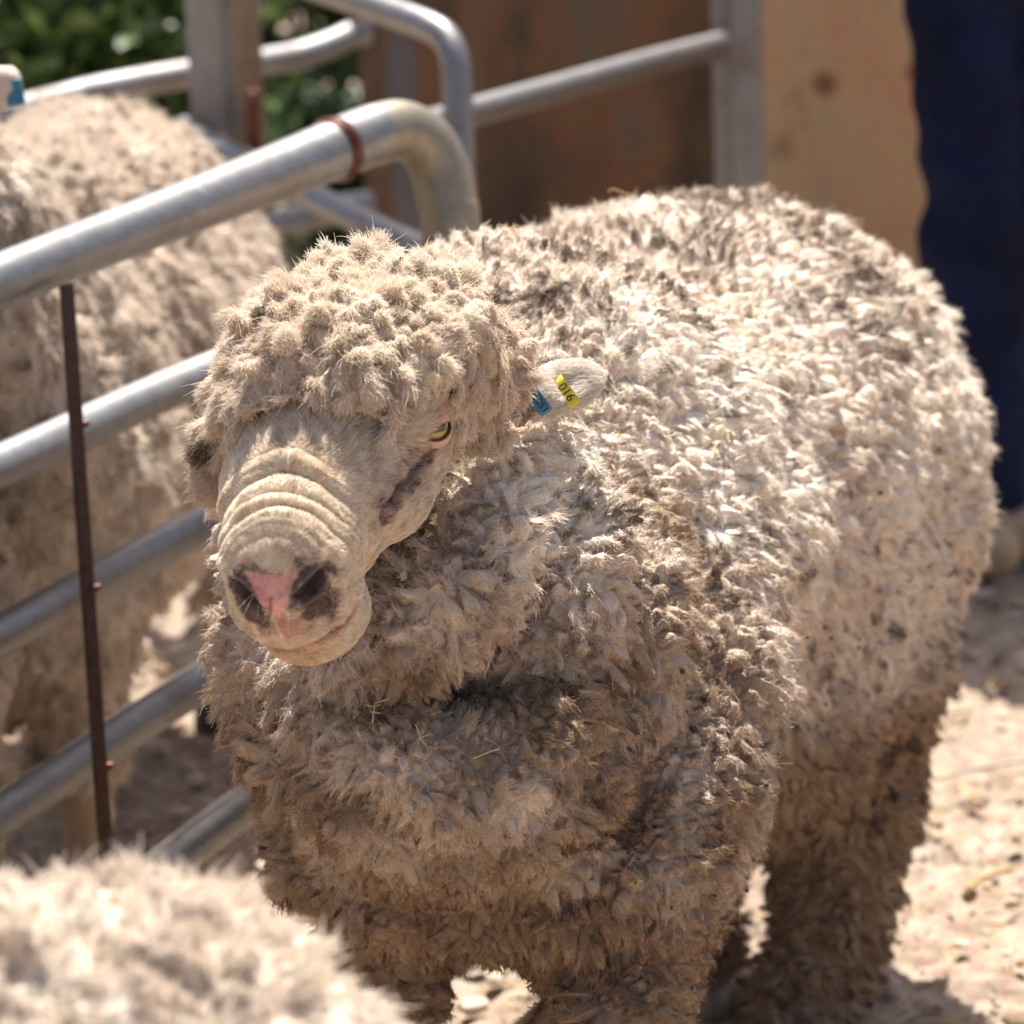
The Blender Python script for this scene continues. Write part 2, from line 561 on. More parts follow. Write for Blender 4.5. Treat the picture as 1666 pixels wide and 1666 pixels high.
def body_fn(p):
    d = s_ell(p, P(1085, 765, 3.78), BAX, (.44, .258, .262))                       # barrel
    d = smin(d, s_ell(p, P(1240, 800, 3.98), BAX, (.25, .226, .270)), .08)       # rump
    d = smin(d, s_ell(p, P(860, 905, 3.42), BAX, (.25, .235, .285)), .08)        # shoulders
    d = smin(d, s_ell(p, P(800, 1160, 3.24), BAX, (.17, .185, .205)), .06)       # chest
    d = smin(d, s_cone(p, P(650, 800, 3.14), P(830, 850, 3.40), .135, .21), .05)    # neck
    d = smin(d, s_ell(p, P(775, 1375, 3.17), BAX, (.12, .185, .080)), .03)       # brisket
    d = smin(d, s_ell(p, P(1250, 1060, 3.80), BAX, (.24, .125, .19)), .05)       # belly and flank
    d = smin(d, s_ell(p, P(850, 1020, 3.10), BAX, (.11, .135, .13)), .04)        # lower neck
    d = smin(d, s_chain(p, RING3, [.05, .07, .08, .075, .06]), .022)
    d = smin(d, s_chain(p, RING2, [.05, .062, .064, .066, .066, .066, .064, .06, .05]), .018)
    d = smin(d, s_chain(p, RING1, [.036, .040, .042, .043, .044, .044, .040, .036, .030]), .030)
    return d

def _on_body(pts): return [march(body_fn, *q) for q in pts]
GROOVES = [(_on_body(((905, 690), (902, 800), (880, 920), (830, 1020), (770, 1075))), .009, .015),
           (_on_body(((1040, 860), (1050, 1000), (1035, 1130), (970, 1260), (880, 1345), (790, 1395), (690, 1385), (580, 1320), (480, 1250), (410, 1160))), .046, .021),
           (_on_body(((1262, 760), (1266, 900), (1264, 1060), (1258, 1200), (1250, 1320))), .026, .016),
           (_on_body(((400, 1330), (500, 1420), (640, 1475), (780, 1490), (900, 1470))), .030, .018),
           (_on_body(((1020, 1180), (1050, 1300), (1010, 1420), (930, 1470))), .020, .016),
           (_on_body(((1236, 1352), (1330, 1318), (1420, 1245), (1482, 1130))), .030, .018),
           (_on_body(((1530, 760), (1545, 900), (1520, 1040), (1470, 1150))), .018, .018)]
def wool_fn(p):
    d = smin(body_fn(p), legs_fn(p), .05)
    near = np.abs(d) < .06
    if near.any():
        q = p[near]; e = d[near] - .011 * noise3(q, 9, 21) - .006 * noise3(q, 22, 22)
        q = q + .010 * np.stack([noise3(q, 12, 24), noise3(q, 12, 25), noise3(q, 12, 26)], 1)
        for pts, dep, wid in GROOVES: e = e + dep * np.exp(-(dist_chain(q, pts) / wid) ** 2)
        d[near] = e
    return d

def ram_coarse(p):
    d = wool_fn(p)
    d = smin(d, head_base(p), .012)
    d = smin(d, cap_fn(p), .008)
    d = smin(d, np.minimum(ear_fn(p, 1), ear_fn(p, -1)), .008)
    return d

def refine(v, t, sel):
    """split the chosen triangles in four and stitch their neighbours"""
    n = len(v)
    E = np.concatenate([t[:, [0, 1]], t[:, [1, 2]], t[:, [2, 0]]]); es = np.sort(E, 1)
    u, ix, inv = np.unique(es[:, 0].astype(np.int64) * n + es[:, 1], return_index=True, return_inverse=True)
    inv = inv.reshape(3, -1).T
    mark = np.zeros(len(u), bool); mark[inv[sel].ravel()] = True
    new = -np.ones(len(u), np.int64); k = np.flatnonzero(mark); new[k] = n + np.arange(len(k))
    nv = np.concatenate([v, .5 * (v[es[ix[k], 0]] + v[es[ix[k], 1]])])
    m = new[inv]; cnt = (m >= 0).sum(1); out = [t[cnt == 0]]
    a = cnt == 3; T, Mx = t[a], m[a]
    out += [np.stack(c, 1) for c in ((T[:, 0], Mx[:, 0], Mx[:, 2]), (Mx[:, 0], T[:, 1], Mx[:, 1]), (Mx[:, 2], Mx[:, 1], T[:, 2]), (Mx[:, 0], Mx[:, 1], Mx[:, 2]))]
    for r in range(3):
        T = np.roll(t, -r, 1); Mx = np.roll(m, -r, 1)
        a = (cnt == 1) & (Mx[:, 0] >= 0); A, B = T[a], Mx[a]
        out += [np.stack((A[:, 0], B[:, 0], A[:, 2]), 1), np.stack((B[:, 0], A[:, 1], A[:, 2]), 1)]
        a = (cnt == 2) & (Mx[:, 2] < 0); A, B = T[a], Mx[a]
        out += [np.stack((A[:, 0], B[:, 0], A[:, 2]), 1), np.stack((B[:, 0], B[:, 1], A[:, 2]), 1), np.stack((B[:, 0], A[:, 1], B[:, 1]), 1)]
    return nv, np.concatenate(out)

def build_ram_mesh():
    lo = np.array([-.42, 2.55, -.02]); hi = np.array([.75, 4.45, 1.06])
    v, q = surface_nets(ram_coarse, lo, hi, .0085)
    global COARSE
    COARSE = (v, q)
    t = np.concatenate([q[:, [0, 1, 2]], q[:, [0, 2, 3]]])
    for lvl in range(3):
        ce = v[t].mean(1)
        a, s, u = toH(ce)
        hd = head_base(ce)
        sel = (np.abs(hd) < .014) & (a < (.235, .225, .21)[lvl]) & (a > -.1)
        if lvl == 2:
            sel &= (a < .085) | (np.linalg.norm(ce - EYE, axis=1) < .04) | (s > -.03)
        if lvl < 2:
            sel |= (np.abs(ear_fn(ce, 1)) < .008) & (((ce - EAR_A) @ EAX[0]) > .0)
        v, t = refine(v, t, sel)
    co = v
    co = project(ram_coarse, co, 3, .0015)
    hb = head_base(co)
    others = np.minimum(np.minimum(wool_fn(co), cap_fn(co)), np.minimum(ear_fn(co, 1), ear_fn(co, -1)))
    w = (1 - sstep(.0, .004, np.abs(hb))) * sstep(.0, .012, others)
    ii = np.flatnonzero(w > 0)
    co[ii] += grad(head_base, co[ii]) * (w[ii] * np.clip(head_disp(co[ii]), -.02, .015))[:, None]
    return mesh_from('body', co, t), co
# ---- skin colours, eyes, fleece
def ram_colours(co):
    a, s, u = toH(co)
    n1 = noise3(co, 30, 31); n2 = noise3(co, 90, 32); n3 = noise3(co, 260, 33)
    skin = np.array([.80, .635, .495]); wool = np.array([.36, .27, .19])
    c = np.tile(wool, (len(co), 1))
    hb = head_base(co)
    w = ((1 - sstep(.010, .02, np.abs(hb))) * (1 - sstep(.24, .27, a)))[:, None]
    sk = skin * (1 + .10 * n1 + .06 * n2)[:, None]
    sk = sk * (1 - .34 * sstep(.05, .6, n2 + .6 * n3) * sstep(.05, .12, a + .02 * n1))[:, None]
    def blend(mask, colr):
        nonlocal sk
        m = np.clip(mask, 0, 1)[:, None]
        sk = sk * (1 - m) + np.asarray(colr) * m
    # pink tint round the eye and along the lip
    de = np.sqrt(((co - EYE) ** 2).sum(1))
    blend(.70 * (1 - sstep(.010, .026, de + .006 * n1)), (.60, .29, .22))
    blend(.45 * np.exp(-(dist_chain(co, MOUTH) / .009) ** 2), (.50, .27, .17))
    # dark pigment round the nostrils; the black inside them is painted-in shade
    for cc in (NO_L, NO_R):
        dn = np.sqrt(((co - cc) ** 2).sum(1))
        lo = np.sqrt(((co - (cc - HU * .014)) ** 2).sum(1))
        m = np.maximum(1 - sstep(.013, .026, dn + .008 * n2 + .006 * n3), (1 - sstep(.012, .024, lo + .011 * n2 + .004 * n3)) * .85)
        blend(m * .93 * (a < .07), (.075, .045, .042))
        blend((1 - sstep(.004, .010, dn)) * (a < .07), (.012, .008, .008))
    blend(.75 * np.exp(-(dist_chain(co, MOUTH) / .0034) ** 2), (.13, .05, .04))
    ch = march(head_base, 480, 1076)
    blend(.55 * (1 - sstep(.012, .042, np.sqrt(((co - ch) ** 2).sum(1)) + .008 * n2)), (.56, .37, .22))
    fr = (a < .05)
    # the pink of the nose, a Y that narrows down to the lip
    top = march(head_base, 441, 948)
    ty = (co - top) @ HU + .0022 * n2 + .0015 * n3 - .004 * np.abs((co - top) @ HS / .02); tx = np.abs((co - top) @ HS)
    half = np.interp(-ty, [-.004, .0, .010, .022, .034], [.0, .021, .013, .006, .0025])
    m = (1 - sstep(half - .0015, half + .0015, tx + .0012 * n2)) * sstep(-.004, .0, -ty) * (1 - sstep(.030, .038, -ty)) * fr
    blend(m * (.82 + .25 * n3), (.64, .30, .28))
    low = march(head_base, 470, 1022)
    blend(.5 * (1 - sstep(.004, .020, np.sqrt(((co - low) ** 2).sum(1)) + .005 * n2)), (.50, .24, .20))
    blend(.8 * np.exp(-(dist_chain(co, PHIL) / .0011) ** 2), (.22, .09, .08))
    # dark tear gland below the eye, with smears
    dd = dist_chain(co, DUCT)
    blend(.95 * (1 - sstep(.0040, .0085, dd + .010 * n2 + .006 * n3)), (.075, .030, .036))
    blend(.35 * (1 - sstep(.008, .020, dd + .010 * n2)), (.16, .10, .09))
    c = c * (1 - w) + sk * w
    e = np.minimum(ear_fn(co, 1), ear_fn(co, -1))
    we = ((1 - sstep(.002, .006, e)) * ((co - EAR_A) @ EAX[0] > -.005))[:, None]
    ec = np.array([.74, .63, .54]) * (1 + .06 * n2)[:, None]
    c = c * (1 - we) + ec * we
    # hooves
    return np.clip(c, .01, .9)

def worley(p, size, jit=.95):
    """nearest and second nearest of scattered centres, with the centre and a random number for its cell"""
    q = p / size; b = np.floor(q).astype(np.int64); N = len(p)
    f1 = np.full(N, 9.0); f2 = np.full(N, 9.0); idn = np.zeros(N, np.int64); cen = np.zeros((N, 3))
    for dx in (-1, 0, 1):
        for dy in (-1, 0, 1):
            for dz in (-1, 0, 1):
                c = b + np.array([dx, dy, dz])
                h = _perm[(_perm[(_perm[c[:, 0] & 511] + c[:, 1]) & 511] + c[:, 2]) & 511]
                o = .5 + .5 * jit * _cell[h]
                cc = c + o
                d = np.sqrt(((q - cc) ** 2).sum(1))
                n1 = d < f1
                f2 = np.where(n1, f1, np.minimum(f2, d))
                f1 = np.where(n1, d, f1); idn = np.where(n1, h + 7 * (c[:, 0] & 3) + 13 * (c[:, 2] & 3), idn)
                cen[n1] = cc[n1]
    return f1, f2, idn % 512, cen * size
_cell = rng.uniform(-1, 1, (512, 3)); _hash = rng.random((4, 600))

def subdivide(v, q):
    """one Catmull-Clark step on a quad mesh (open edges stay put)"""
    n = len(v); e = np.concatenate([q[:, [k, (k + 1) % 4]] for k in range(4)]); es = np.sort(e, 1)
    key = es[:, 0].astype(np.int64) * n + es[:, 1]
    u, ix, inv, cnt = np.unique(key, return_index=True, return_inverse=True, return_counts=True)
    inv = inv.reshape(4, -1).T
    ev = .5 * (v[es[ix, 0]] + v[es[ix, 1]]); fv = v[q].mean(1)
    ne, nf = len(ev), len(q); fi = n + ne + np.arange(nf)
    nq = np.concatenate([np.stack([q[:, k], n + inv[:, k], fi, n + inv[:, (k + 3) % 4]], 1) for k in range(4)])
    nv = np.concatenate([v, ev, fv])
    fixed = np.zeros(len(nv), bool); b = np.flatnonzero(cnt == 1); fixed[n + b] = True; fixed[es[ix[b]].ravel()] = True
    c = nv[nq].mean(1); acc = np.zeros_like(nv); w = np.bincount(nq.ravel(), minlength=len(nv)).astype(float)
    for k in range(3): acc[:, k] = np.bincount(nq.ravel(), np.repeat(c[:, k], 4), len(nv))
    sm = acc / np.maximum(w, 1)[:, None]
    return np.where(fixed[:, None], nv, sm), nq

def quad_normals(v, q):
    fn_ = np.cross(v[q[:, 2]] - v[q[:, 0]], v[q[:, 3]] - v[q[:, 1]]); out = np.zeros_like(v)
    for k in range(3): out[:, k] = np.bincount(q.ravel(), np.repeat(fn_[:, k], 4), len(v))
    return unit(out)

def coat(verts, quads, fn, region, name, mat, fuzzmat, parent, size, amp, levels=2, comb=None, dirt=None, base_a=(.87, .785, .685), base_b=(.71, .605, .505),
         hairs=500000, hlen=.0065, hr=.00023, lift=.002, droop=.55, twist=.55, lean=.45, stretch=.72, soil=None):
    """a fleece: one thick sheet of lumps (the locks) grown from the body's surface, with a dense nap of crimped fibres on it"""
    cen = verts[quads].mean(1)
    ok = region(cen)
    f = quads[ok]; used, inv = np.unique(f, return_inverse=True)
    co, fq = verts[used], inv.reshape(-1, 4)
    for _ in range(levels): co, fq = subdivide(co, fq)
    nn = quad_normals(co, fq); n_ = len(co)
    me = mesh_from(name, co, fq)
    g = np.tile(np.array([0, 0, -1.0]), (n_, 1)) if comb is None else comb(co)
    gt = g - (nn * g).sum(1)[:, None] * nn
    warp = np.stack([noise3(co, .55 / size, 200 + k) for k in range(3)], 1) * size * .55
    q = (co + warp) * np.array([1, 1, stretch])
    big = np.clip(.5 + .7 * noise3(co, 9, 210), 0, 1)                    # locks are finer in some places than in others
    f1, f2, cid, cc = worley(q, size)
    g1, g2, cid2, _ = worley(q + warp * .3 + 5, size * .46)
    hsh = _hash[0][cid]; h2 = _hash[1][cid]
    crease = sstep(.0, .36, f2 - f1) ** .8; dome = np.clip(1 - (f1 / .85) ** 2, 0, 1)
    fine = sstep(0, .5, g2 - g1) * np.clip(1 - (g1 / .9) ** 2, 0, 1)
    Hh = (.40 * crease + .60 * dome * crease) * (.55 + .75 * hsh) * (.65 + .6 * big)
    Hf = fine * (.25 + .35 * _hash[2][cid2])
    tang = (cc / np.array([1, 1, stretch]) - warp) - co
    tang = tang - (tang * nn).sum(1)[:, None] * nn
    rd = unit(_grad[cid].astype(float)); rd = rd - (rd * nn).sum(1)[:, None] * nn
    lumps = .35 * amp * noise3(co, 28, 220)
    dis = nn * (lift + amp * (Hh + Hf * .38) + lumps + .0008 * noise3(co, 320, 221))[:, None] \
        + (gt * droop + rd * twist) * (amp * Hh ** 1.5)[:, None] + tang * (.25 * Hh)[:, None]
    co2 = co + dis
    me.vertices.foreach_set('co', np.ascontiguousarray(co2, np.float32).ravel()); me.update()
    mixv = np.clip(.5 + .6 * noise3(co, 6, 71) + .45 * (h2 - .5), 0, 1)
    cN = (np.array(base_a) * (1 - mixv)[:, None] + np.array(base_b) * mixv[:, None]) * (1 + .16 * (_hash[3][cid] - .5))[:, None]
    if soil is not None:
        so = np.clip(soil(co), 0, 1)[:, None]; cN = cN * (1 - so) + np.array([.37, .265, .175]) * so
    dN = dirt(co, nn) if dirt is not None else np.zeros(n_)
    isd = (h2 < dN) * 1.0
    top = sstep(.42, .80, Hh + .30 * Hf + .12 * noise3(co, 200, 222))
    fine_d = sstep(.25, .55, noise3(co, 150, 223)) * sstep(.15, .6, dN) * .7       # fine dust and specks
    dc = np.array([.15, .105, .072]) * (.6 + .9 * _hash[3][cid])[:, None]
    c = cN * (1 - (.30 * dN)[:, None]) + np.array([.42, .31, .21]) * (.30 * dN)[:, None]
    ff = np.clip(np.maximum(isd * top * .85, fine_d), 0, 1)[:, None]
    c = c * (1 - ff) + dc * ff
    vcol(me, 'tint', np.clip(c, .02, .9))
    o = link(name, me, [mat], parent)
    # the nap
    v, t = tris_of(me)
    tc_n = unit(np.cross(v[t[:, 1]] - v[t[:, 0]], v[t[:, 2]] - v[t[:, 0]])); tc = v[t[:, 0]]
    tow = unit(CAM - tc); face = (tc_n * tow).sum(1); fb = (nn[t[:, 0]] * tow).sum(1)
    w = np.where(fb > -.25, 1.0, .22) * np.where(face > -.5, 1, .4)
    p, k = scatter(v, t, hairs, w)
    i = t[k, rng.integers(0, 3, len(k))]; M = len(p)
    hN = tc_n[k]; bN = nn[i]
    clump = tang[i] / size
    dirn = unit(hN * .55 + bN * .55 + gt[i] * lean + clump * .75 + rd[i] * .35 + .36 * rng.normal(size=(M, 3)))
    wild = rng.random(M) < .06
    L = hlen * (.45 + .85 * rng.random(M)) * (.55 + .75 * Hh[i]) * np.where(wild, 1.7, 1.0)
    cu = rng.normal(size=(M, 3)); cs = _grad[(cid[i] * 7 + 3) & 511].astype(float)
    s1 = unit(np.cross(dirn, cu)); ph = rng.random(M) * 6.28
    pts = 6; pos = np.empty((M, pts, 3), np.float32)
    for s in range(pts):
        u = s / (pts - 1)
        pos[:, s] = p - hN * .0006 + dirn * (L * u)[:, None] + (cu * .28 + cs * .50 + gt[i] * .4) * (L * u * u)[:, None] \
            + s1 * (hlen * .10 * np.sin(ph + 9.0 * u) * (.25 + .75 * u))[:, None] + rng.normal(size=(M, 3)) * (hlen * .05 * u)
    colr = c[i] * (1.10 + .14 * rng.normal(size=(M, 1)))
    tipc = np.repeat(colr[:, None], pts, 1)
    hair('loose_fibres', pos, hr * np.array([1, 1, 1, .9, .7, .35])[None], np.clip(tipc, .03, .9), fuzzmat, o)
    sel = rng.permutation(n_)[:16000]
    return o, co2[sel], nn[sel], np.full(len(sel), hlen * .5)

M_STRAND = mat_strand('wool_fibre', .30)
def mat_wool(name):
    m = NT(name)
    a = m.n('ShaderNodeAttribute', attribute_name='tint')
    v = m.obj()
    nz = m.noise(420, 3, .65, v)
    c = m.mix(.22, a.outputs['Color'], nz.outputs['Color'], 'OVERLAY')
    m.l(c, m.b.inputs['Base Color'])
    m.bump(nz.outputs[0], .55, .003)
    m.b.inputs['Sheen Weight'].default_value = .0
    return m.set(Roughness=.95, Specular_IOR_Level=.05)
M_FUR = mat_strand('face_hair', .2)
M_SKIN = mat_skin('ram_skin')

ram = tag(empty('ram', P(900, 1700, 3.4) * np.array([1, 1, 0])),
          'woolly cream merino ram with a wrinkled pink-nosed face standing in front of the pipe fence', 'ram')
ram_me, ram_co = build_ram_mesh()
vcol(ram_me, 'tint', ram_colours(ram_co))
ram_body = link('body', ram_me, [M_SKIN], ram)

def classify(p):
    hd = np.minimum(head_base(p), 9); cp = cap_fn(p); wl = wool_fn(p)
    er = np.minimum(ear_fn(p, 1), ear_fn(p, -1))
    return np.argmin(np.stack([wl, cp, hd, er + .001]), 0)

rv, rt = tris_of(ram_me)
HAIR_Q = globals().get('HAIR_Q', 1.0)

def dirt_body(p, n):
    back = sstep(.35, .8, n[:, 2])
    patch = sstep(.05, .45, noise3(p, 5.5, 81) + .35 * noise3(p, 16, 82))
    low = sstep(.72, .45, p[:, 2]) * .06
    return np.clip(.03 + back * (.12 + .66 * patch) + .09 * patch + low, 0, .80)

def reg_wool(p): return (classify(p) == 0) & (p[:, 2] > .03)
def reg_cap(p):
    c = classify(p)
    return ((c == 1) | ((c == 2) & (toH(p)[0] > .215))) & ((np.linalg.norm(p - EYE, axis=1) > .034))

def sp_body(p): return None
facing_w = None
_tn = unit(np.cross(rv[rt[:, 1]] - rv[rt[:, 0]], rv[rt[:, 2]] - rv[rt[:, 0]]))
_tc = rv[rt].mean(1)

def comb_body(p):
    return np.tile(np.array([0, 0, -1.0]) + .35 * AX, (len(p), 1))
M_WOOL = mat_wool('wool')
CV, CQ = COARSE
def soil_body(p):
    return sstep(.46, .34, p[:, 2] + .03 * noise3(p, 10, 150)) * .85 + .22 * sstep(.62, .45, p[:, 2] + .05 * noise3(p, 8, 151)) \
        + .80 * sstep(.05, -.10, (p - P(900, 950, 3.42)) @ AX + .05 * noise3(p, 6, 152)) * sstep(.80, .66, p[:, 2] + .08 * noise3(p, 5, 153)) * np.clip(.75 + .8 * noise3(p, 14, 154), .2, 1.2)
def reg_fleece(p): return (classify(p) == 0) & (p[:, 2] > .03)
fleece, wp, wn_, wL = coat(CV, CQ, wool_fn, reg_fleece, 'fleece', M_WOOL, M_STRAND, ram, .0110, .0158, 2, comb_body, dirt_body, droop=.30, lean=.35, twist=.75,
                           hairs=int(1400000 * HAIR_Q), hlen=.0042, soil=soil_body)
def dirt_cap(p, n): return np.full(len(p), .03)
coat(CV, CQ, cap_fn, reg_cap, 'topknot', M_WOOL, M_STRAND, ram, .0128, .0140, 2,
     lambda p: np.tile(unit(HF * .6 + np.array([0, 0, -1.0])), (len(p), 1)), dirt_cap, base_a=(.86, .765, .655), base_b=(.69, .58, .475),
     hairs=int(240000 * HAIR_Q), hlen=.0050, droop=.40, twist=.9)

def hanging_lock():
    q = smooth_path([P(*a) for a in ((815, 560, 2.885), (822, 600, 2.872), (819, 645, 2.868), (822, 682, 2.866), (836, 700, 2.864), (853, 701, 2.864), (861, 689, 2.866))], 5)
    N = 110; k = len(q); r = np.linspace(.0030, .0009, k)
    a = unit(rng.normal(size=(N, 1, 3))) * rng.random((N, 1, 1)) ** .5
    pos = q[None] + a * r[None, :, None] + .0006 * rng.normal(size=(N, k, 3)) + .0008 * np.sin(np.arange(k)[None, :, None] * .9 + rng.random((N, 1, 1)) * 6)
    hair('hanging_lock', pos, .00024 * np.ones((1, k)), np.tile([.78, .64, .48], (N, k, 1)), M_STRAND, ram)
hanging_lock()

# short hair on the face and ear
def face_hair():
    p, k = scatter(rv, rt, 900000, (np.abs(head_base(_tc)) < .02) * 1.0 + (np.minimum(ear_fn(_tc, 1), ear_fn(_tc, -1)) < .004) * 1.0)
    cls = classify(p)
    a, s, u = toH(p)
    ok = (cls == 3) | ((cls == 2) & (a < .26))
    c = ram_colours(p)
    lum = c.mean(1)
    de = np.sqrt(((p - EYE) ** 2).sum(1))
    top = march(head_base, 441, 960)
    ok &= (de > .0135)
    ok &= ~((lum < .16) & (rng.random(len(p)) < .85))
    ok &= ~((c[:, 0] > 1.7 * c[:, 1]) & (a < .06))
    ok &= rng.random(len(p)) < .33 * HAIR_Q
    p, c, cls, k = p[ok], c[ok], cls[ok], k[ok]
    n = _tn[k]
    flow = np.where((cls == 3)[:, None], EAX[0], -HF * .75 - HU * .1 + HS * np.sign(toH(p)[1])[:, None] * .35)
    big = np.stack([noise3(p, 26, 90 + q) for q in range(3)], 1)
    tdir = unit(flow + .9 * big)
    tdir = unit(tdir - (tdir * n).sum(1)[:, None] * n)
    N = len(p)
    L = (.0032 + .0065 * sstep(.06, .17, toH(p)[0])) * (.6 + .8 * rng.random(N))
    L = np.where(cls == 3, .009 * (.6 + .8 * rng.random(N)), L)
    pos = np.empty((N, 4, 3), np.float32)
    for i, t in enumerate((0, .33, .66, 1)):
        pos[:, i] = p + (n * (.62 * t - .30 * t * t)[..., None] if False else n * (.55 * t - .28 * t * t)) * L[:, None] + tdir * (L * (.35 * t + .55 * t * t))[:, None] + rng.normal(size=(N, 3)) * .00012 * t
    lift = np.where(cls == 3, 1.2, 1.15)[:, None]
    col = np.clip(c * lift * (1 + .20 * rng.normal(size=(N, 1)) + .25 * noise3(p, 120, 97)[:, None]) , .02, .85)
    hair('face_hair', pos, .00016 * np.array([1, .9, .7, .3])[None], np.repeat(col[:, None], 4, 1), M_FUR, ram)
    return N
face_hair()
def whiskers():
    N = 46; pp = []
    for _ in range(N):
        px, py = rng.uniform(400, 590), rng.uniform(960, 1080)
        v = march(head_base, px, py); pp.append(v)
    pp = np.array(pp); n = unit(grad(head_base, pp)); L = rng.uniform(.012, .034, N); cu = rng.normal(size=(N, 3)) * .35 + np.array([0, 0, -.35])
    pos = np.stack([pp + n * (L * t)[:, None] + cu * (L * t * t)[:, None] for t in np.linspace(0, 1, 6)], 1)
    hair('whiskers', pos, .00013 * np.array([1, 1, .9, .8, .6, .3])[None], np.tile([.72, .64, .54], (N, 6, 1)), M_FUR, ram)
whiskers()

# eye: ball with amber iris and level slot pupil
def make_eye(c, nrm):
    ex = unit(np.cross([0, 0, 1.0], nrm)); ey = np.cross(nrm, ex)
    V, F, mi = [], [], []
    r = .0132; seg, rings = 40, 26
    for i in range(rings + 1):
        th = math.pi * i / rings
        for k in range(seg):
            ph = 2 * math.pi * k / seg
            V.append(c + r * (math.sin(th) * (math.cos(ph) * ex + math.sin(ph) * ey) + math.cos(th) * nrm))
    for i in range(rings):
        for k in range(seg): F.append((i * seg + k, (i + 1) * seg + k, (i + 1) * seg + (k + 1) % seg, i * seg + (k + 1) % seg))
    me = mesh_from('eye', V, np.array(F))
    V = np.array(V) - c
    x, y = V @ ex / r, V @ ey / r; f = V @ nrm
    c3 = np.tile([.42, .30, .09], (len(V), 1))
    c3 = np.where((np.hypot(x, y) > .78)[:, None], [.30, .2, .12], c3)
    c3 = np.where(((np.abs(x) < .62) & (np.abs(y - .08) < .25))[:, None], [.012, .011, .012], c3)
    vcol(me, 'tint', c3)
    return link('eye', me, [M_EYE], ram)
_me = NT('eye_gloss')
_at = _me.n('ShaderNodeAttribute', attribute_name='tint'); _me.l(_at.outputs['Color'], _me.b.inputs['Base Color'])
M_EYE = _me.set(Roughness=.08, Coat_Weight=.6)
EYE_G = unit(EYE_N * .8 + 1.0 * unit(CAM - EYE))
def lids(c, g, up, r):
    """skin folds over the ball: two caps that leave a slanting slit"""
    ex = unit(np.cross(up, g)); ey = np.cross(g, ex)
    for lo_, hi_, nm in ((15, 120, 'upper'), (-32, -115, 'lower')):
        V = []; F = []; na, nb = 14, 25
        for i in range(na):
            for j in range(nb):
                az = R(-100 + 200 * j / (nb - 1)); edge = lo_ * math.cos(az * .9) ** 2 + (-6 if nm == 'upper' else 0) * (1 - math.cos(az)) - 3
                el = R(edge + (hi_ - edge) * (i / (na - 1)))
                rr = r * (1.10 + .10 * math.sin(min(1, i / 3.0) * math.pi * .5) + (.03 * math.sin(i * 1.9) if i > 1 else 0))
                V.append(c + rr * (math.cos(el) * (math.cos(az) * g + math.sin(az) * ex) + math.sin(el) * ey))
        for i in range(na - 1):
            for j in range(nb - 1): F.append((i * nb + j, i * nb + j + 1, (i + 1) * nb + j + 1, (i + 1) * nb + j))
        me = mesh_from('eyelid', V, np.array(F))
        k = np.repeat(np.arange(na), nb)
        cc = np.where((k < 1)[:, None], [.16, .07, .05], [.60, .36, .28]) * (1 + .1 * rng.normal(size=(na * nb, 1)))
        vcol(me, 'tint', cc)
        o = link('eyelid', me, [M_SKIN], ram)
        s_ = o.modifiers.new('skin', 'SOLIDIFY'); s_.thickness = .0014
EYE_C = EYE - EYE_N * .0030 + unit(CAM - EYE) * .0005
make_eye(EYE_C, EYE_G)
lids(EYE_C, EYE_G, unit(HU * .9 - HF * .25), .0132)
def mirror(p):
    a_, s_, u_ = [float(np.ravel(x)[0]) for x in toH(p)]
    return H(a_, -s_, u_)
def mdir(v): return HF * (v @ HF) - HS * (v @ HS) + HU * (v @ HU)
make_eye(mirror(EYE_C), mdir(EYE_G))
lids(mirror(EYE_C), mdir(EYE_G), unit(HU * .9 - HF * .25), .0132)
# ---- ear tags, part of the ram (they are pinned through its ear)
def mat_plain(name, colr, rough=.5, metallic=0.0, bump=None, var=.25, scale=40):
    m = NT(name); v = m.obj()
    nz = m.noise(scale, 5, .6, v)
    c = m.mix(m.ramp(nz.outputs[0], [(.3, (0, 0, 0)), (.75, (1, 1, 1))]).outputs[0], tuple(x * (1 - var) for x in colr), tuple(min(1, x * (1 + var * .5)) for x in colr))
    m.l(c, m.b.inputs['Base Color'])
    if bump: m.bump(nz.outputs[0], bump[0], bump[1])
    return m.set(Roughness=rough, Metallic=metallic)

def strip(path, across, halfw, thick):
    """a bent band: path of points, one across-direction, half width, thickness"""
    p = smooth_path(path, 6); tg = unit(np.gradient(p, axis=0)); ac = unit(across)
    V = []; F = []
    for i in range(len(p)):
        a = unit(ac - tg[i] * (ac @ tg[i])); n = np.cross(tg[i], a)
        for x, y in ((-1, -1), (1, -1), (1, 1), (-1, 1)):
            V.append(p[i] + a * x * halfw + n * y * thick * .5)
        if i:
            o = (i - 1) * 4
            for q in range(4): F.append((o + q, o + (q + 1) % 4, o + 4 + (q + 1) % 4, o + 4 + q))
    F.append((3, 2, 1, 0)); m = len(p) * 4; F.append((m - 4, m - 3, m - 2, m - 1))
    return V, F, p

def text_mesh(txt, origin, xdir, ydir, size, bold=0.0):
    cu = bpy.data.curves.new('lettering', 'FONT'); cu.body = txt; cu.align_x = 'CENTER'; cu.align_y = 'CENTER'; cu.size = size
    cu.offset = bold; cu.resolution_u = 4; cu.extrude = .00008
    o = bpy.data.objects.new('lettering', cu); COL.objects.link(o)
    dg = bpy.context.evaluated_depsgraph_get(); me = bpy.data.meshes.new_from_object(o.evaluated_get(dg))
    v = np.array([x.co[:] for x in me.vertices]); f = [tuple(q.vertices) for q in me.polygons]
    bpy.data.objects.remove(o); bpy.data.curves.remove(cu); bpy.data.meshes.remove(me)
    x, y = unit(xdir), unit(ydir); n = np.cross(x, y)
    return origin + v[:, :1] * x + v[:, 1:2] * y + v[:, 2:3] * n, f

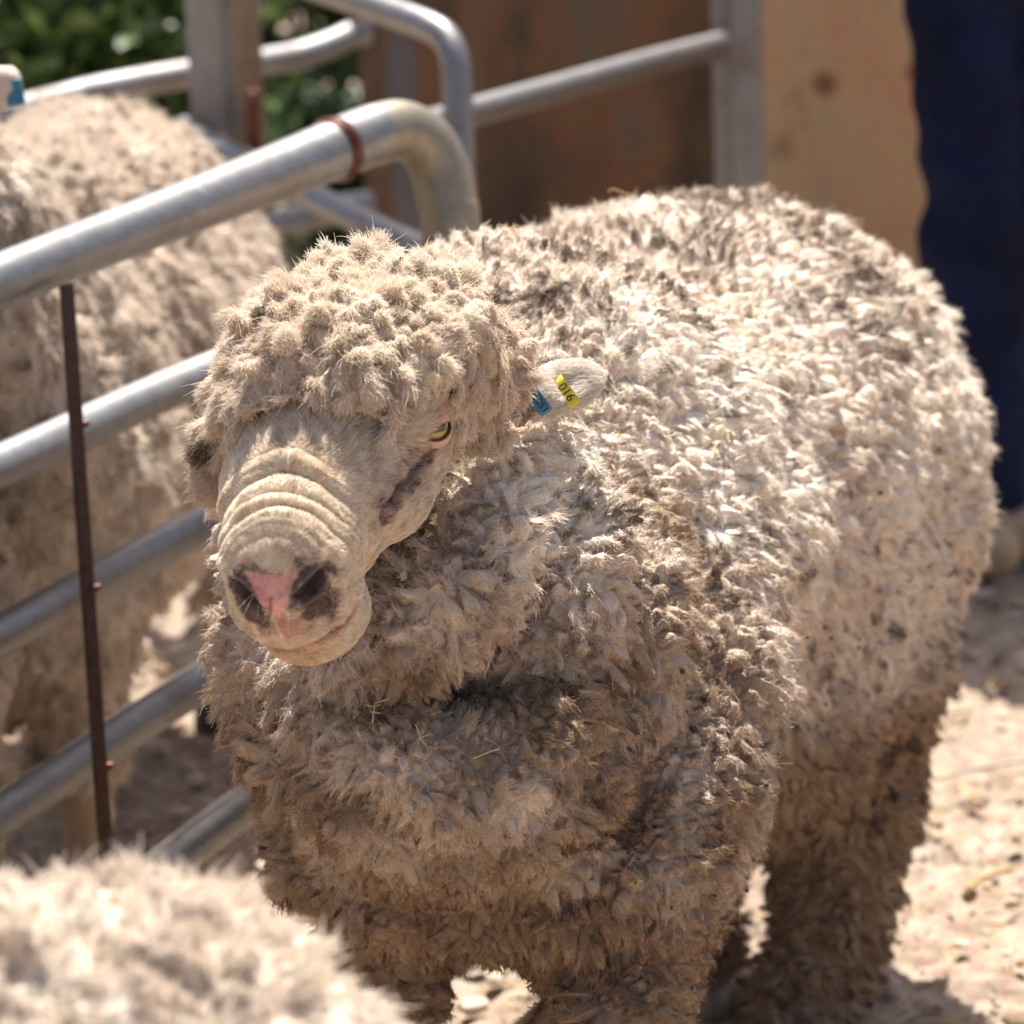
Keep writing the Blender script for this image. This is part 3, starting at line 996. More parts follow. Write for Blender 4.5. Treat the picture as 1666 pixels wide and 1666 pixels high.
M_YEL = mat_plain('yellow_tag', (.72, .60, .06), .45); M_BLUE = mat_plain('blue_tag', (.035, .20, .33), .5)
M_INK = mat_plain('ink', (.02, .02, .02), .6)
def ear_tag(name, label, a0, a1, wpx, mat, txt, tsize, col_ink):
    """band over the front of the ear from pixel a0 down to a1, folded under the lower edge"""
    b = MB()
    eye_ = -_f
    d0 = march(ram_coarse, *a0)
    top = d0 + eye_ * .006
    bot = P(a1[0], a1[1], (march(ram_coarse, a1[0] - 4, a1[1] - 12) - CAM) @ _f - .009)
    dn = unit(bot - top); ac = unit(np.cross(dn, eye_)); out = unit(np.cross(ac, dn))
    if out @ eye_ < 0: out = -out
    ln = np.linalg.norm(bot - top)
    path = [top - out * .004 - dn * .004, top, top + dn * ln * .33, top + dn * ln * .66, bot - dn * .002, bot + dn * .0016 - out * .003, bot - dn * .001 - out * .0072, bot - dn * .008 - out * .0095, top + dn * ln * .3 - out * .011]
    V, F, pth = strip(path, ac, wpx, .0011)
    b.add(V, F, 0)
    xd = dn if ac @ (_u) > -9 else -dn
    yd = np.cross(out, xd)
    tv, tf = text_mesh(txt, top + dn * ln * .52 + out * .00075, xd, yd, tsize)
    b.add(tv, tf, 1)
    o = b.build(name, [mat, col_ink], ram)
    o['label'] = label
    return o
ear_tag('ear_tag', 'yellow ear tag folded round the ear and printed 016', (908, 621), (934, 655), .0053, M_YEL, '016', .0108, M_INK)
ear_tag('ear_tag', 'small blue ear tag printed 24051 close to the head', (863, 636), (888, 669), .0056, M_BLUE, '24051', .0088, M_INK)

# ---- straw caught in the wool, and burrs: nobody could count them
M_STRAW = mat_plain('straw', (.66, .49, .22), .6); M_BURR = mat_plain('burr', (.13, .085, .05), .8)
def straws(spots, name, label, lo=.008, hi=.030, rr=.0006):
    b = MB()
    for c, n in spots:
        t = unit(np.cross(n, rng.normal(size=3)) + n * abs(rng.normal()) * .35)
        L = rng.uniform(lo, hi); k = rng.normal(size=3) * L * .12
        V, F = tube([c - t * L * .5, c + k, c + t * L * .5], [rr * rng.uniform(.6, 1.3)] * 3, 5)
        b.add(V, F)
    o = b.build(name, M_STRAW, smooth=True)
    return tag(o, label, 'straw', kind='stuff')
tips = wp + wn_ * (wL * .95)[:, None]
pix = np.array(proj(tips)[:2]).T
vis = np.flatnonzero(((CAM - wp) * wn_).sum(1) > 0)
sp = []
for q in rng.choice(vis, 150, replace=False):
    if wn_[q][2] > .1: sp.append((tips[q] + wn_[q] * .001, wn_[q]))
for px, py in ((1026, 296), (822, 378), (955, 322), (606, 1126), (608, 1168), (676, 1196), (1290, 470), (1215, 512), (1000, 700), (1190, 720)):
    q = vis[np.argmin(np.hypot(pix[vis, 0] - px, pix[vis, 1] - py) + 2000 * np.linalg.norm(tips[vis] - CAM, axis=1) * .05)]
    sp.append((tips[q] + wn_[q] * .006, wn_[q])); sp.append((tips[q] + wn_[q] * .004 + rng.normal(size=3) * .006, wn_[q]))
straws(sp, 'straw_flecks', 'bits of yellow straw caught in the wool of the ram')
def burr_mesh(spots):
    b = MB(); bmx = bmesh.new(); bmesh.ops.create_icosphere(bmx, subdivisions=1, radius=1)
    V0 = np.array([v.co[:] for v in bmx.verts]); F0 = [tuple(v.index for v in f.verts) for f in bmx.faces]; bmx.free()
    for c, r in spots: b.add(c + V0 * r * (1 + .25 * rng.normal(size=(len(V0), 1))), F0)
    return tag(b.build('burrs', M_BURR), 'tiny dark burrs hanging in the lower wool of the ram', 'burrs', kind='stuff')
lowv = vis[(wp[vis, 2] < .72)]
wgt = sstep(.75, .35, wp[lowv, 2]) + .05
wgt = wgt * (pix[lowv, 0] > 950)+1e-6
ch = rng.choice(lowv, 420, replace=False, p=wgt / wgt.sum())
burr_mesh([(tips[q] + wn_[q] * rng.uniform(-.001, .004), rng.uniform(.0013, .0030)) for q in ch])

# ------------------------------------------------------------------ the other sheep: one build, three animals
def gs_fn(p):
    A = np.eye(3)
    d = s_ell(p, (-.06, 0, .535), A, (.47, .230, .300))
    d = smin(d, s_ell(p, (-.34, 0, .54), A, (.21, .205, .290)), .06)
    d = smin(d, s_ell(p, (.30, 0, .53), A, (.20, .20, .300)), .06)
    d = smin(d, s_cone(p, (.36, 0, .68), (.56, 0, .86), .165, .125), .05)
    d = smin(d, s_chain(p, [(.62, .05, .82), (.56, .12, .74), (.44, .17, .56)], [.05, .055, .05]), .03)
    d = smin(d, s_chain(p, [(.62, -.05, .82), (.56, -.12, .74), (.44, -.17, .56)], [.05, .055, .05]), .03)
    for x, y in ((.34, .11), (.34, -.11)):
        d = smin(d, s_chain(p, [(x, y, .48), (x + .01, y, .27), (x, y, .10), (x + .015, y, .0)], [.09, .052, .032, .036]), .04)
    for x, y in ((-.40, .11), (-.40, -.11)):
        d = smin(d, s_chain(p, [(x + .02, y, .52), (x + .03, y, .36), (x - .05, y, .24), (x - .03, y, .10), (x - .015, y, .0)], [.12, .075, .044, .032, .036]), .04)
    d = smin(d, s_cone(p, (-.54, 0, .66), (-.575, 0, .48), .045, .03), .03)
    return d - .012 * noise3(p, 9, 41) - .006 * noise3(p, 22, 42)
def gs_head(p):
    A = frame((.80, 0, -.60))
    d = s_ell(p, (.64, 0, .93), A, (.11, .078, .085))
    d = smin(d, s_cone(p, (.66, 0, .93), (.80, 0, .80), .068, .042), .02)
    d = smin(d, s_cone(p, (.66, 0, .87), (.78, 0, .77), .045, .03), .02)
    for sg in (-1, 1):
        d = smin(d, s_ell(p, (.60, sg * .120, .985), frame((-.25, sg, .1)), (.046, .012, .026)), .012)
        d = smax(d, -(np.sqrt(((p - np.array([.815, sg * .018, .80])) ** 2).sum(1)) - .008), .004)
    return d
def gs_all(p): return smin(gs_fn(p), gs_head(p), .02)
gv, gq = surface_nets(gs_all, (-.70, -.34, -.045), (.92, .34, 1.08), .011)
gv = project(gs_all, gv, 2, .003)
g_me = mesh_from('body', gv, gq)
hd = gs_head(gv); fl = gs_fn(gv)
bare = (hd < .012) & ((gv[:, 0] > .67) | (np.abs(gv[:, 1]) > .085))
gc = np.where(bare[:, None], [.62, .50, .40], [.42, .32, .23])
nm = np.linalg.norm(gv - np.array([.83, 0, .775]), axis=1)
gc = np.where((nm < .035)[:, None], [.16, .09, .08], gc)
gc = np.where((gv[:, 2] < .035)[:, None], [.06, .045, .035], gc)
vcol(g_me, 'tint', gc)
sheep0 = empty('sheep', (0, 0, 0))
link('body', g_me, [M_SKIN], sheep0)
gV, gT = tris_of(g_me)
def g_reg(p):
    h = gs_head(p); return (p[:, 2] > .16) & ~((h < .012) & ((p[:, 0] > .68) | (np.abs(p[:, 1]) > .085)))
CAM_KEEP = CAM; CAM = np.array([0.0, 0.0, 3.0])
coat(gv, gq, gs_all, g_reg, 'fleece', M_WOOL, M_STRAND, sheep0, .0165, .0160, 1, None,
     lambda p, n: np.clip(.06 + .25 * sstep(.1, .5, noise3(p, 6, 83)), 0, .5), base_a=(.72, .64, .55), base_b=(.61, .52, .43),
     hairs=480000, hlen=.0075, hr=.00042)
CAM = CAM_KEEP
def g_eye(sg):
    c = np.array([.685, sg * .066, .925]); bmx = bmesh.new(); bmesh.ops.create_uvsphere(bmx, u_segments=20, v_segments=12, radius=.013)
    me = bpy.data.meshes.new('eye'); bmx.to_mesh(me); bmx.free()
    vcol(me, 'tint', np.tile([.03, .02, .012], (len(me.vertices), 1)))
    me.transform(Matrix.Translation(c)); link('eye', me, [M_EYE], sheep0)
g_eye(1); g_eye(-1)
def copy_tree(o, parent=None):
    c = o.copy(); COL.objects.link(c)
    if parent is not None:
        c.parent = parent; c.matrix_parent_inverse = o.matrix_parent_inverse.copy()
    for ch in list(o.children): copy_tree(ch, c)
    return c
def put_sheep(o, loc, heading, label, sc=1.0):
    o.location = loc; o.rotation_euler = (0, 0, R(heading)); o.scale = (sc,) * 3
    tag(o, label, 'sheep', 'sheep crowded round the ram')
sheep_b = copy_tree(sheep0); sheep_c = copy_tree(sheep0)
bt = MB(); bt.box((.586, .150, .980), frame((-.25, 1, .1)), (.0085, .0150, .013))
_t = bt.build('ear_tag', M_BLUE, sheep0, bevel=.001)
_t['label'] = 'blue ear tag'
# behind the pipes, facing the camera; its ear reaches in at the left edge of the photo
_c = P(70, 600, 4.58)
put_sheep(sheep0, (_c[0], _c[1], 0), 262, 'big cream sheep behind the pipe fence, its back and flank behind the rails', 1.03)
put_sheep(sheep_b, (-.885, 3.625, 0), 240, 'small sheep against the fence, only a strip of its wool at the left edge', .85)
_c = P(-805, 1500, 2.02)
put_sheep(sheep_c, (_c[0], _c[1], 0), 176, 'blurred pale sheep close up in the bottom left corner', .97)
# ------------------------------------------------------------------ fence of pipes in front
M_GALV = mat_metal('galvanised_pipe', rust=.45)
M_GALV2 = mat_metal('dull_pipe', base=(.33, .33, .335), rust=.6, rough=.5, metallic=.75)
M_RUST = mat_plain('rusty_bar', (.085, .045, .032), .7, 0.3, (.3, .002), .4, 90)
M_COLLAR = mat_plain('rusty_collar', (.12, .04, .025), .38, .5, (.2, .002), .4, 60)
M_DARK = mat_plain('dark_hole', (.012, .01, .01), .8)
M_OLDPOST = mat_metal('weathered_post', base=(.27, .20, .14), rust=.8, rough=.65, metallic=.2)

M_SHADE_BROWN = mat_metal('shade_brown_pipe', base=(.32, .275, .205), rust=.5, rough=.42, metallic=.6, rcol=(.17, .11, .05))  # brown of shade and mirrored ground, put into the pipe's base colour
fence = tag(empty('pipe_fence', P(60, 1500, 3.8) * np.array([1, 1, 0])), 'galvanised pipe fence panel with five rails and a bent end post, left of the ram', 'fence')
def pxtube(name, pts, rad, mat, parent, seg=24, per=10, sm=True):
    q = np.array([P(*p) for p in pts]); r = np.broadcast_to(rad, (len(q),))
    if sm:
        r = np.interp(np.linspace(0, 1, (len(q) - 1) * per + 1), np.linspace(0, 1, len(q)), r); q = smooth_path(q, per)
    b = MB(); V, F = tube(q, r, seg); b.add(V, F)
    return b.build(name, mat, parent)
# top tube and the end post bent out of it
top_pts = [(-420, 635, 3.42), (-200, 540, 3.56), (0, 457, 3.70), (150, 398, 3.83), (305, 338, 3.97), (440, 285, 4.10), (560, 237, 4.20), (610, 218, 4.24), (650, 212, 4.27), (690, 232, 4.29), (715, 275, 4.30), (728, 330, 4.30), (735, 400, 4.30), (748, 800, 4.31), (762, 1330, 4.32)]
pxtube('frame_tube', top_pts[:8], [.0278, .0278, .0278, .0280, .0292, .0318, .0345, .0350], M_GALV, fence, 36, 12)
pxtube('end_post', [(600, 222, 4.235)] + top_pts[8:], .0352, M_SHADE_BROWN, fence, 36, 12)
c0, c1 = P(538, 246, 4.18), P(552, 240, 4.192)
bt = MB(); V, F = tube([c0, .5 * (c0 + c1), c1], [.0345, .0385, .0365], 36); bt.add(V, F); bt.build('collar', M_COLLAR, fence)
c0, c1 = P(303, 339, 3.968), P(308, 337, 3.973)
bt = MB(); V, F = tube([c0, .5 * (c0 + c1), c1], [.0291, .0300, .0293], 36); bt.add(V, F); bt.build('weld_seam', M_GALV2, fence)
for y0, y1, d0 in ((758, 604, 3.76), (1035, 848, 3.77), (1328, 1100, 3.78), (1640, 1350, 3.79)):
    sl = (y1 - y0) / 345.0
    pxtube('rail', [(-420, y0 - sl * 420, d0 - .36), (0, y0, d0), (345, y1, d0 + .33), (735, y1 + sl * 0.82 * 390, 4.31)], .0222, M_GALV if y0 in (1035, 1640) else M_GALV2, fence, 24, 6)
# rusty upright flat bar in front of the rails
b = MB(); a0, a1 = P(108, 462, 3.735), P(176, 1440, 3.70)
dz = unit(a1 - a0); nx = unit(np.cross(dz, [0, 1, 0])); ax = np.array([dz, unit(nx * .85 + np.array([0, .5, 0])), np.cross(dz, unit(nx * .85 + np.array([0, .5, 0])))])
b.box(.5 * (a0 + a1), ax, (np.linalg.norm(a1 - a0) / 2, .0062, .0052))
for py in (632, 962, 1138, 1152, 1345):
    t = (py - 462) / (1440 - 462); c = a0 + (a1 - a0) * t
    for face in (ax[1], ax[2], -ax[1], -ax[2]):
        if face @ (CAM - c) > 0.2 and abs(face @ ax[2]) > .5:
            V, F = tube([c + face * .0050, c + face * .0056], [.0022, .0022], 10); b.add(V, F, 1)
b.build('upright_bar', [M_RUST, M_DARK], fence, bevel=.0008)
for py in (700, 968, 1258):
    t = (py - 462) / (1440 - 462); c = a0 + (a1 - a0) * t + np.array([.004, .010, 0])
    wb = MB(); V, F = tube([c + [-.0085, 0, -.004], c + [-.004, -.001, .001], c + [.004, 0, .003], c + [.0085, 0, .005]], [.0020, .0046, .0042, .0018], 10); wb.add(V, F); wb.build('weld', M_COLLAR, fence)
# foot of the upright and the near end post, carrying the panel
pxtube('near_post', [(-420, 600, 3.42), (-420, 1200, 3.42), (-410, 1990, 3.42)], .0278, M_GALV2, fence, 20, 3)
b = MB(); a2 = np.array([a1[0] + .001, a1[1] - .0, 0.0])

# ------------------------------------------------------------------ gate hoop and rails behind
gate = tag(empty('pipe_gate', P(735, 900, 4.95) * np.array([1, 1, 0])), 'bright bent pipe gate frame with a slanting lower rail, behind the bent end post', 'gate')
pxtube('frame_tube', [(250, -128, 5.7), (400, -62, 5.42), (540, -12, 5.15), (640, 22, 5.02), (700, 45, 4.96), (728, 66, 4.94), (741, 105, 4.93), (745, 170, 4.93), (748, 260, 4.93), (752, 420, 4.93), (760, 800, 4.94), (770, 1090, 4.95)], .0205, M_GALV, gate, 24)
pxtube('rail', [(300, 210, 5.65), (480, 306, 5.25), (600, 366, 5.05), (700, 414, 4.95), (752, 440, 4.935)], .0200, M_GALV, gate, 24, 6)
pxtube('rail', [(250, 330, 5.70), (470, 470, 5.25), (752, 640, 4.94)], .0200, M_GALV, gate, 24, 6)

def post(name, x0, x1, ytop, d, r, mat, label, zfoot=True):
    a = P(x0, ytop, d); foot = np.array([a[0] + .004, a[1] + .006, -.02])
    o = tag(empty(name, (foot[0], foot[1], 0)), label, 'post')
    return o, a, foot
# tall steel posts at left
o, a, f = post('gate_post', 318, 0, -260, 5.55, .03, M_GALV2, 'wide grey steel channel post at the upper left, in front of the bushes')
b = MB(); b.box(.5 * (a + f) , frame((0, 0, 1), (0, 1, 0)), (np.linalg.norm(a - f) / 2, .030, .022)); b.box(.5 * (a + f) + np.array([.036, -.012, 0]), frame((0, 0, 1), (0, 1, 0)), (np.linalg.norm(a - f) / 2 - .02, .0055, .014)); b.build('channel', M_GALV2, o, bevel=.003)
b = MB(); V, F = tube([a + [0, 0, .0], a + [0, 0, .012]], [.044, .04], 20); b.add(V, F); b.build('cap', M_GALV2, o)
o, a, f = post('gate_post', 384, 0, -260, 5.50, .02, M_OLDPOST, 'tan weathered round pipe post beside the wide grey channel post')
b = MB(); V, F = tube([a, .5 * (a + f), f], .0215, 20); b.add(V, F); b.build('pipe', M_OLDPOST, o)
b = MB(); h_ = P(412, 196, 5.46); b.box(h_, I3, (.010, .012, .045)); V, F = tube([h_ + [0, -.02, .03], h_ + [0, .03, .03]], .008, 12); b.add(V, F); b.build('hinge', M_COLLAR, o, bevel=.002)

far = tag(empty('yard_rail', P(560, 700, 6.3) * np.array([1, 1, 0])), 'dull pipe rails with curved ends joining a dark double post, before the bushes', 'fence')
pxtube('rail', [(-200, 235, 5.75), (60, 172, 5.95), (160, 147, 6.02), (290, 123, 6.10), (410, 104, 6.17), (480, 92, 6.22), (535, 74, 6.26), (575, 56, 6.29), (600, 52, 6.30)], .0235, M_GALV2, far, 20, 6)
pxtube('rail', [(-200, 480, 5.75), (160, 410, 6.02), (410, 370, 6.17), (480, 358, 6.22), (535, 346, 6.26), (600, 330, 6.30)], .0235, M_GALV2, far, 20, 6)
M_BROWNPOST = mat_plain('brown_post', (.14, .085, .055), .75, .1, (.3, .004), .4, 30)
M_DARKPOST = mat_metal('dark_steel', base=(.16, .16, .18), rust=.5, rough=.55, metallic=.6)
for px_, w_, m_ in ((588, .019, M_BROWNPOST), (640, .022, M_DARKPOST)):
    t_ = P(px_, -200, 6.32); f_ = np.array([t_[0] + .004, t_[1], -.02])
    b = MB(); b.box(.5 * (t_ + f_), frame((0, 0, 1), (0, 1, 0)), (np.linalg.norm(t_ - f_) / 2, w_, .02)); b.build('post', m_, far, bevel=.003)

# rail and posts to the right
rr_ = tag(empty('yard_rail', P(1180, 700, 6.35) * np.array([1, 1, 0])), 'single slanting pipe rail running to a grey double post by the tan panel', 'fence')
pxtube('rail', [(600, 228, 5.15), (770, 182, 5.40), (900, 146, 5.62), (1050, 104, 5.90), (1150, 78, 6.08), (1172, 73, 6.12)], .0210, M_GALV, rr_, 22, 6)
for px_, w_, m_, d_ in ((1206, .026, M_GALV2, 6.18), (1166, .016, M_GALV2, 6.22)):
    t_ = P(px_, -220, d_); f_ = np.array([t_[0] + .006, t_[1], -.02])
    b = MB(); b.box(.5 * (t_ + f_), frame((0, 0, 1), (0, 1, 0)), (np.linalg.norm(t_ - f_) / 2, w_, .022)); b.build('post', m_, rr_, bevel=.004)

# ------------------------------------------------------------------ panels closing the yard
def mat_panel(name, stops, scale, knots=False):
    m = NT(name); v = m.obj()
    mp = m.n('ShaderNodeMapping'); mp.inputs['Scale'].default_value = (1, 1, .45); m.l(v, mp.inputs[0])
    n1 = m.noise(scale, 6, .62, mp.outputs[0]); n2 = m.noise(45, 4, .6, v)
    c = m.ramp(n1.outputs[0], stops).outputs[0]
    c = m.mix(.25, c, n2.outputs['Color'], 'OVERLAY')
    if knots:
        vo = m.n('ShaderNodeTexVoronoi', i_Scale=6.5, i_Randomness=1.0); m.l(v, vo.inputs['Vector'])
        c = m.mix(m.ramp(vo.outputs['Distance'], [(.10, (.85,) * 3), (.19, (0, 0, 0))]).outputs[0], c, (.20, .07, .04))
    m.l(c, m.b.inputs['Base Color']); m.bump(n2.outputs[0], .2, .003)
    return m.set(Roughness=.75)
M_BROWN = mat_panel('rusty_sheet', [(.34, (.040, .027, .016)), (.46, (.090, .057, .033)), (.54, (.175, .085, .040)), (.64, (.110, .096, .072))], 4.5)
M_TAN = mat_panel('plywood', [(.28, (.54, .25, .14)), (.42, (.56, .34, .19)), (.55, (.52, .36, .21)), (.62, (.27, .16, .085))], 5.0, True)
M_TIMBER = mat_plain('timber', (.50, .32, .13), .7, 0, (.3, .003), .3, 30)
def panel(name, xa, xb, da, db, ztop, zbot, th, mat, label, cat='panel', parent=None):
    A = P(xa, 700, da); B = P(xb, 700, db); A = np.array([A[0], A[1], 0]); B = np.array([B[0], B[1], 0])
    t = unit(B - A); n = np.cross(t, [0, 0, 1.0]); L = np.linalg.norm(B - A)
    b = MB(); b.box(.5 * (A + B) + np.array([0, 0, .5 * (ztop + zbot)]), np.array([t, n, [0, 0, 1]]), (L / 2, th / 2, (ztop - zbot) / 2))
    o = b.build(name, mat, parent, bevel=.003)
    if label: tag(o, label, cat)
    return o, A, B, t, n
panel('sheet_panel', 640, 1216, 6.98, 6.86, 1.32, .04, .012, M_BROWN, 'dark rusty brown steel sheet panel behind the ram')
o, A, B, t, n = panel('plywood_panel', 1236, 2300, 6.66, 6.36, 1.30, .11, .02, M_TAN, 'tan knotty plywood panel in the upper right behind the person')
b = MB(); b.box(.5 * (A + B) + np.array([0, 0, .065]) - n * .0 , np.array([t, n, [0, 0, 1]]), (np.linalg.norm(B - A) / 2, .022, .042)); b.build('bottom_board', M_TIMBER, o, bevel=.003)

# ------------------------------------------------------------------ ground
def ground():
    def axis_(lo, a, b, hi, h):
        mid = np.arange(a, b, h); L = lo + (a - lo) * (1 - np.geomspace(1, .001, 26))[:-1] if lo < a else []
        Rr = b + (hi - b) * np.geomspace(.001, 1, 26)
        return np.concatenate([np.sort(L), mid, Rr])
    xs = axis_(-120, -1.6, 1.6, 120, .010); ys = axis_(-60, 2.6, 7.2, 200, .012)
    X, Y = np.meshgrid(xs, ys, indexing='ij'); p = np.stack([X.ravel(), Y.ravel(), np.zeros(X.size)], 1)
    near = ((np.abs(p[:, 0]) < 1.75) & (p[:, 1] > 2.4) & (p[:, 1] < 7.6)).astype(float)
    z = .016 * noise3(p, 2.2, 101) + .012 * np.abs(noise3(p, 9, 102)) + near * (.026 * np.clip(noise3(p, 24, 103), 0, 1) ** 1.2 + .008 * noise3(p, 60, 104))
    p[:, 2] = z - .012
    nx, ny = len(xs), len(ys); i = np.arange(nx * ny).reshape(nx, ny)
    q = np.stack([i[:-1, :-1], i[1:, :-1], i[1:, 1:], i[:-1, 1:]], -1).reshape(-1, 4)
    me = mesh_from('ground', p, q)
    m = NT('dry_yard_earth'); v = m.obj()
    n1 = m.noise(2.5, 5, .6, v); n2 = m.noise(22, 6, .65, v); n3 = m.noise(120, 4, .6, v)
    c = m.ramp(n2.outputs[0], [(.30, (.14, .092, .062)), (.44, (.26, .19, .135)), (.58, (.41, .325, .25)), (.78, (.26, .195, .147))]).outputs[0]
    c = m.mix(m.ramp(n1.outputs[0], [(.4, (0, 0, 0)), (.7, (.5,) * 3)]).outputs[0], c, (.31, .215, .145))
    c = m.mix(.35, c, n3.outputs['Color'], 'OVERLAY')
    m.l(c, m.b.inputs['Base Color']); m.bump(n3.outputs[0], .5, .006); m.set(Roughness=.95)
    o = link('ground', me, [m.m]); o['kind'] = 'structure'
ground()
M_CLOD = mat_plain('dung_clod', (.30, .20, .12), .95, 0, (.5, .004), .5, 60)
M_CLOD2 = mat_plain('pale_clod', (.60, .49, .38), .95, 0, (.5, .004), .35, 60)
def litter():
    bmx = bmesh.new(); bmesh.ops.create_icosphere(bmx, subdivisions=2, radius=1)
    V0 = np.array([v.co[:] for v in bmx.verts]); F0 = [tuple(v.index for v in f.verts) for f in bmx.faces]; bmx.free()
    b = MB()
    for i in range(3600):
        x, y = rng.uniform(-1.5, 1.6), rng.uniform(3.3, 6.4); r = .003 + .010 * rng.random() ** 3.0
        V = V0 * (1 + .30 * noise3(V0 * 1.4 + rng.random(3) * 90, 1.0)[:, None]) * r * np.array([rng.uniform(.8, 1.7), rng.uniform(.8, 1.5), rng.uniform(.5, .9)])
        a = rng.random() * 6.28; ca, sa = math.cos(a), math.sin(a)
        V = np.stack([V[:, 0] * ca - V[:, 1] * sa, V[:, 0] * sa + V[:, 1] * ca, V[:, 2]], 1)
        b.add(V + np.array([x, y, .004 + r * .25]), F0, 0 if rng.random() < .30 else 1)
    for i in range(1800):
        x, y = rng.uniform(-1.5, 1.6), rng.uniform(3.3, 6.4); a = rng.random() * 6.28; L = rng.uniform(.01, .06)
        d = np.array([math.cos(a), math.sin(a), rng.uniform(-.1, .15)]); c = np.array([x, y, .012])
        V, F = tube([c - d * L / 2, c + rng.normal(size=3) * .002, c + d * L / 2], [.0011, .0013, .0008], 5); b.add(V, F, 2)
    tag(b.build('ground_litter', [M_CLOD, M_CLOD2, M_STRAW]), 'clods, dung and straw strewn over the pale dirt of the yard', 'litter', kind='stuff')
litter()
for px_, py_, d_, L_, lab in ((1600, 1352, 4.72, .13, 'long pale stick lying on the dirt at the right edge'), (1612, 1510, 4.32, .06, 'short orange brown twig on the dirt near the lower right')):
    c = P(px_, py_, d_); c[2] = .020
    V, F = tube(smooth_path([c + [-L_ / 2, -.02, .0], c + [-.01, .004, .004], c + [L_ / 2, .03, .006]], 4), .0032, 8)
    b = MB(); b.add(V, F); tag(b.build('stick', M_CLOD2 if L_ > .1 else M_TIMBER), lab, 'stick')

# ------------------------------------------------------------------ shrubs beyond the rails
def mat_leaf(name, c1, c2, tr):
    m = NT(name)
    oi = m.n('ShaderNodeAttribute', attribute_name='tint')
    d = m.n('ShaderNodeBsdfPrincipled'); d.inputs['Roughness'].default_value = .38
    tb = m.n('ShaderNodeBsdfTranslucent'); x = m.n('ShaderNodeMixShader'); x.inputs[0].default_value = tr
    m.l(oi.outputs['Color'], d.inputs['Base Color']); m.l(oi.outputs['Color'], tb.inputs[0])
    m.l(d.outputs[0], x.inputs[1]); m.l(tb.outputs[0], x.inputs[2]); m.l(x.outputs[0], m.out.inputs[0])
    return m.m
M_LEAF = mat_leaf('leaf', 0, 0, .35); M_BARK = mat_plain('bark', (.12, .085, .055), .9, 0, (.5, .01), .4, 30)
def shrub(cx, cy, h, w, nleaf, hue, label):
    o = tag(empty('shrub', (cx, cy, 0)), label, 'shrub', 'bushes beyond the yard')
    b = MB(); tipsL = []
    for s in range(11):
        a = rng.random() * 6.28; rr = w * rng.uniform(.25, .85)
        e = np.array([cx + rr * math.cos(a), cy + rr * math.sin(a) * .7, h * rng.uniform(.55, .95)]); s0 = np.array([cx + rng.normal() * .08, cy + rng.normal() * .08, -.02])
        mid = .5 * (s0 + e) + rng.normal(size=3) * .06
        path = smooth_path([s0, mid, e], 5); V, F = tube(path, np.linspace(.018, .004, len(path)), 7); b.add(V, F)
        tipsL += [path[k] for k in range(3, len(path))]
    b.build('stems', M_BARK, o)
    tipsL = np.array(tipsL)
    base = tipsL[rng.integers(0, len(tipsL), nleaf)]
    low = rng.random(nleaf)
    c = base + rng.normal(size=(nleaf, 3)) * np.array([w * .22, w * .18, h * .16])
    c[:, 2] = np.abs(c[:, 2] * np.where(low < .25, .45, 1.0)) + .02
    keep = noise3(c, 3.0, 120) > -.28
    c = c[keep]; N = len(c)
    n = unit(rng.normal(size=(N, 3)) + [0, -.2, .9]); t = unit(np.cross(n, rng.normal(size=(N, 3)))); u = np.cross(n, t)
    L = rng.uniform(.022, .062, N)[:, None]; W = L * rng.uniform(.38, .55, (N, 1))
    V = np.stack([c - t * L, c - t * L * .2 + u * W + n * L * .12, c + t * L - n * L * .1, c - t * L * .2 - u * W + n * L * .12], 1).reshape(-1, 3)
    me = mesh_from('foliage', V, np.arange(4 * N).reshape(-1, 4))
    k = rng.random(N)[:, None]; g = np.clip(.5 + .8 * noise3(c, 2.2, 121), 0, 1)[:, None]
    colr = (np.array([.045, .085, .028]) * (1 - g) + np.array(hue) * g) * (.6 + .8 * k)
    vcol(me, 'tint', np.repeat(colr, 4, 0))
    link('foliage', me, [M_LEAF], o, smooth=False)
for a in ((-.92, 8.2, 1.10, .55, 5200, (.16, .25, .07), 'leafy green shrub with the brightest leaves, at the upper left corner'),
          (-.28, 8.6, 1.15, .50, 4600, (.08, .135, .05), 'dark green shrub behind the tall steel posts'),
          (-1.75, 8.6, 1.2, .6, 3800, (.085, .15, .05), 'green shrub furthest left beyond the sheep'),
          (.42, 9.0, 1.2, .55, 3600, (.06, .10, .04), 'dark shrub hidden mostly behind the rusty steel sheet'),
          (-.6, 10.2, 1.5, .9, 5200, (.05, .09, .035), 'big dim shrub at the back of the bushes')):
    shrub(*a)

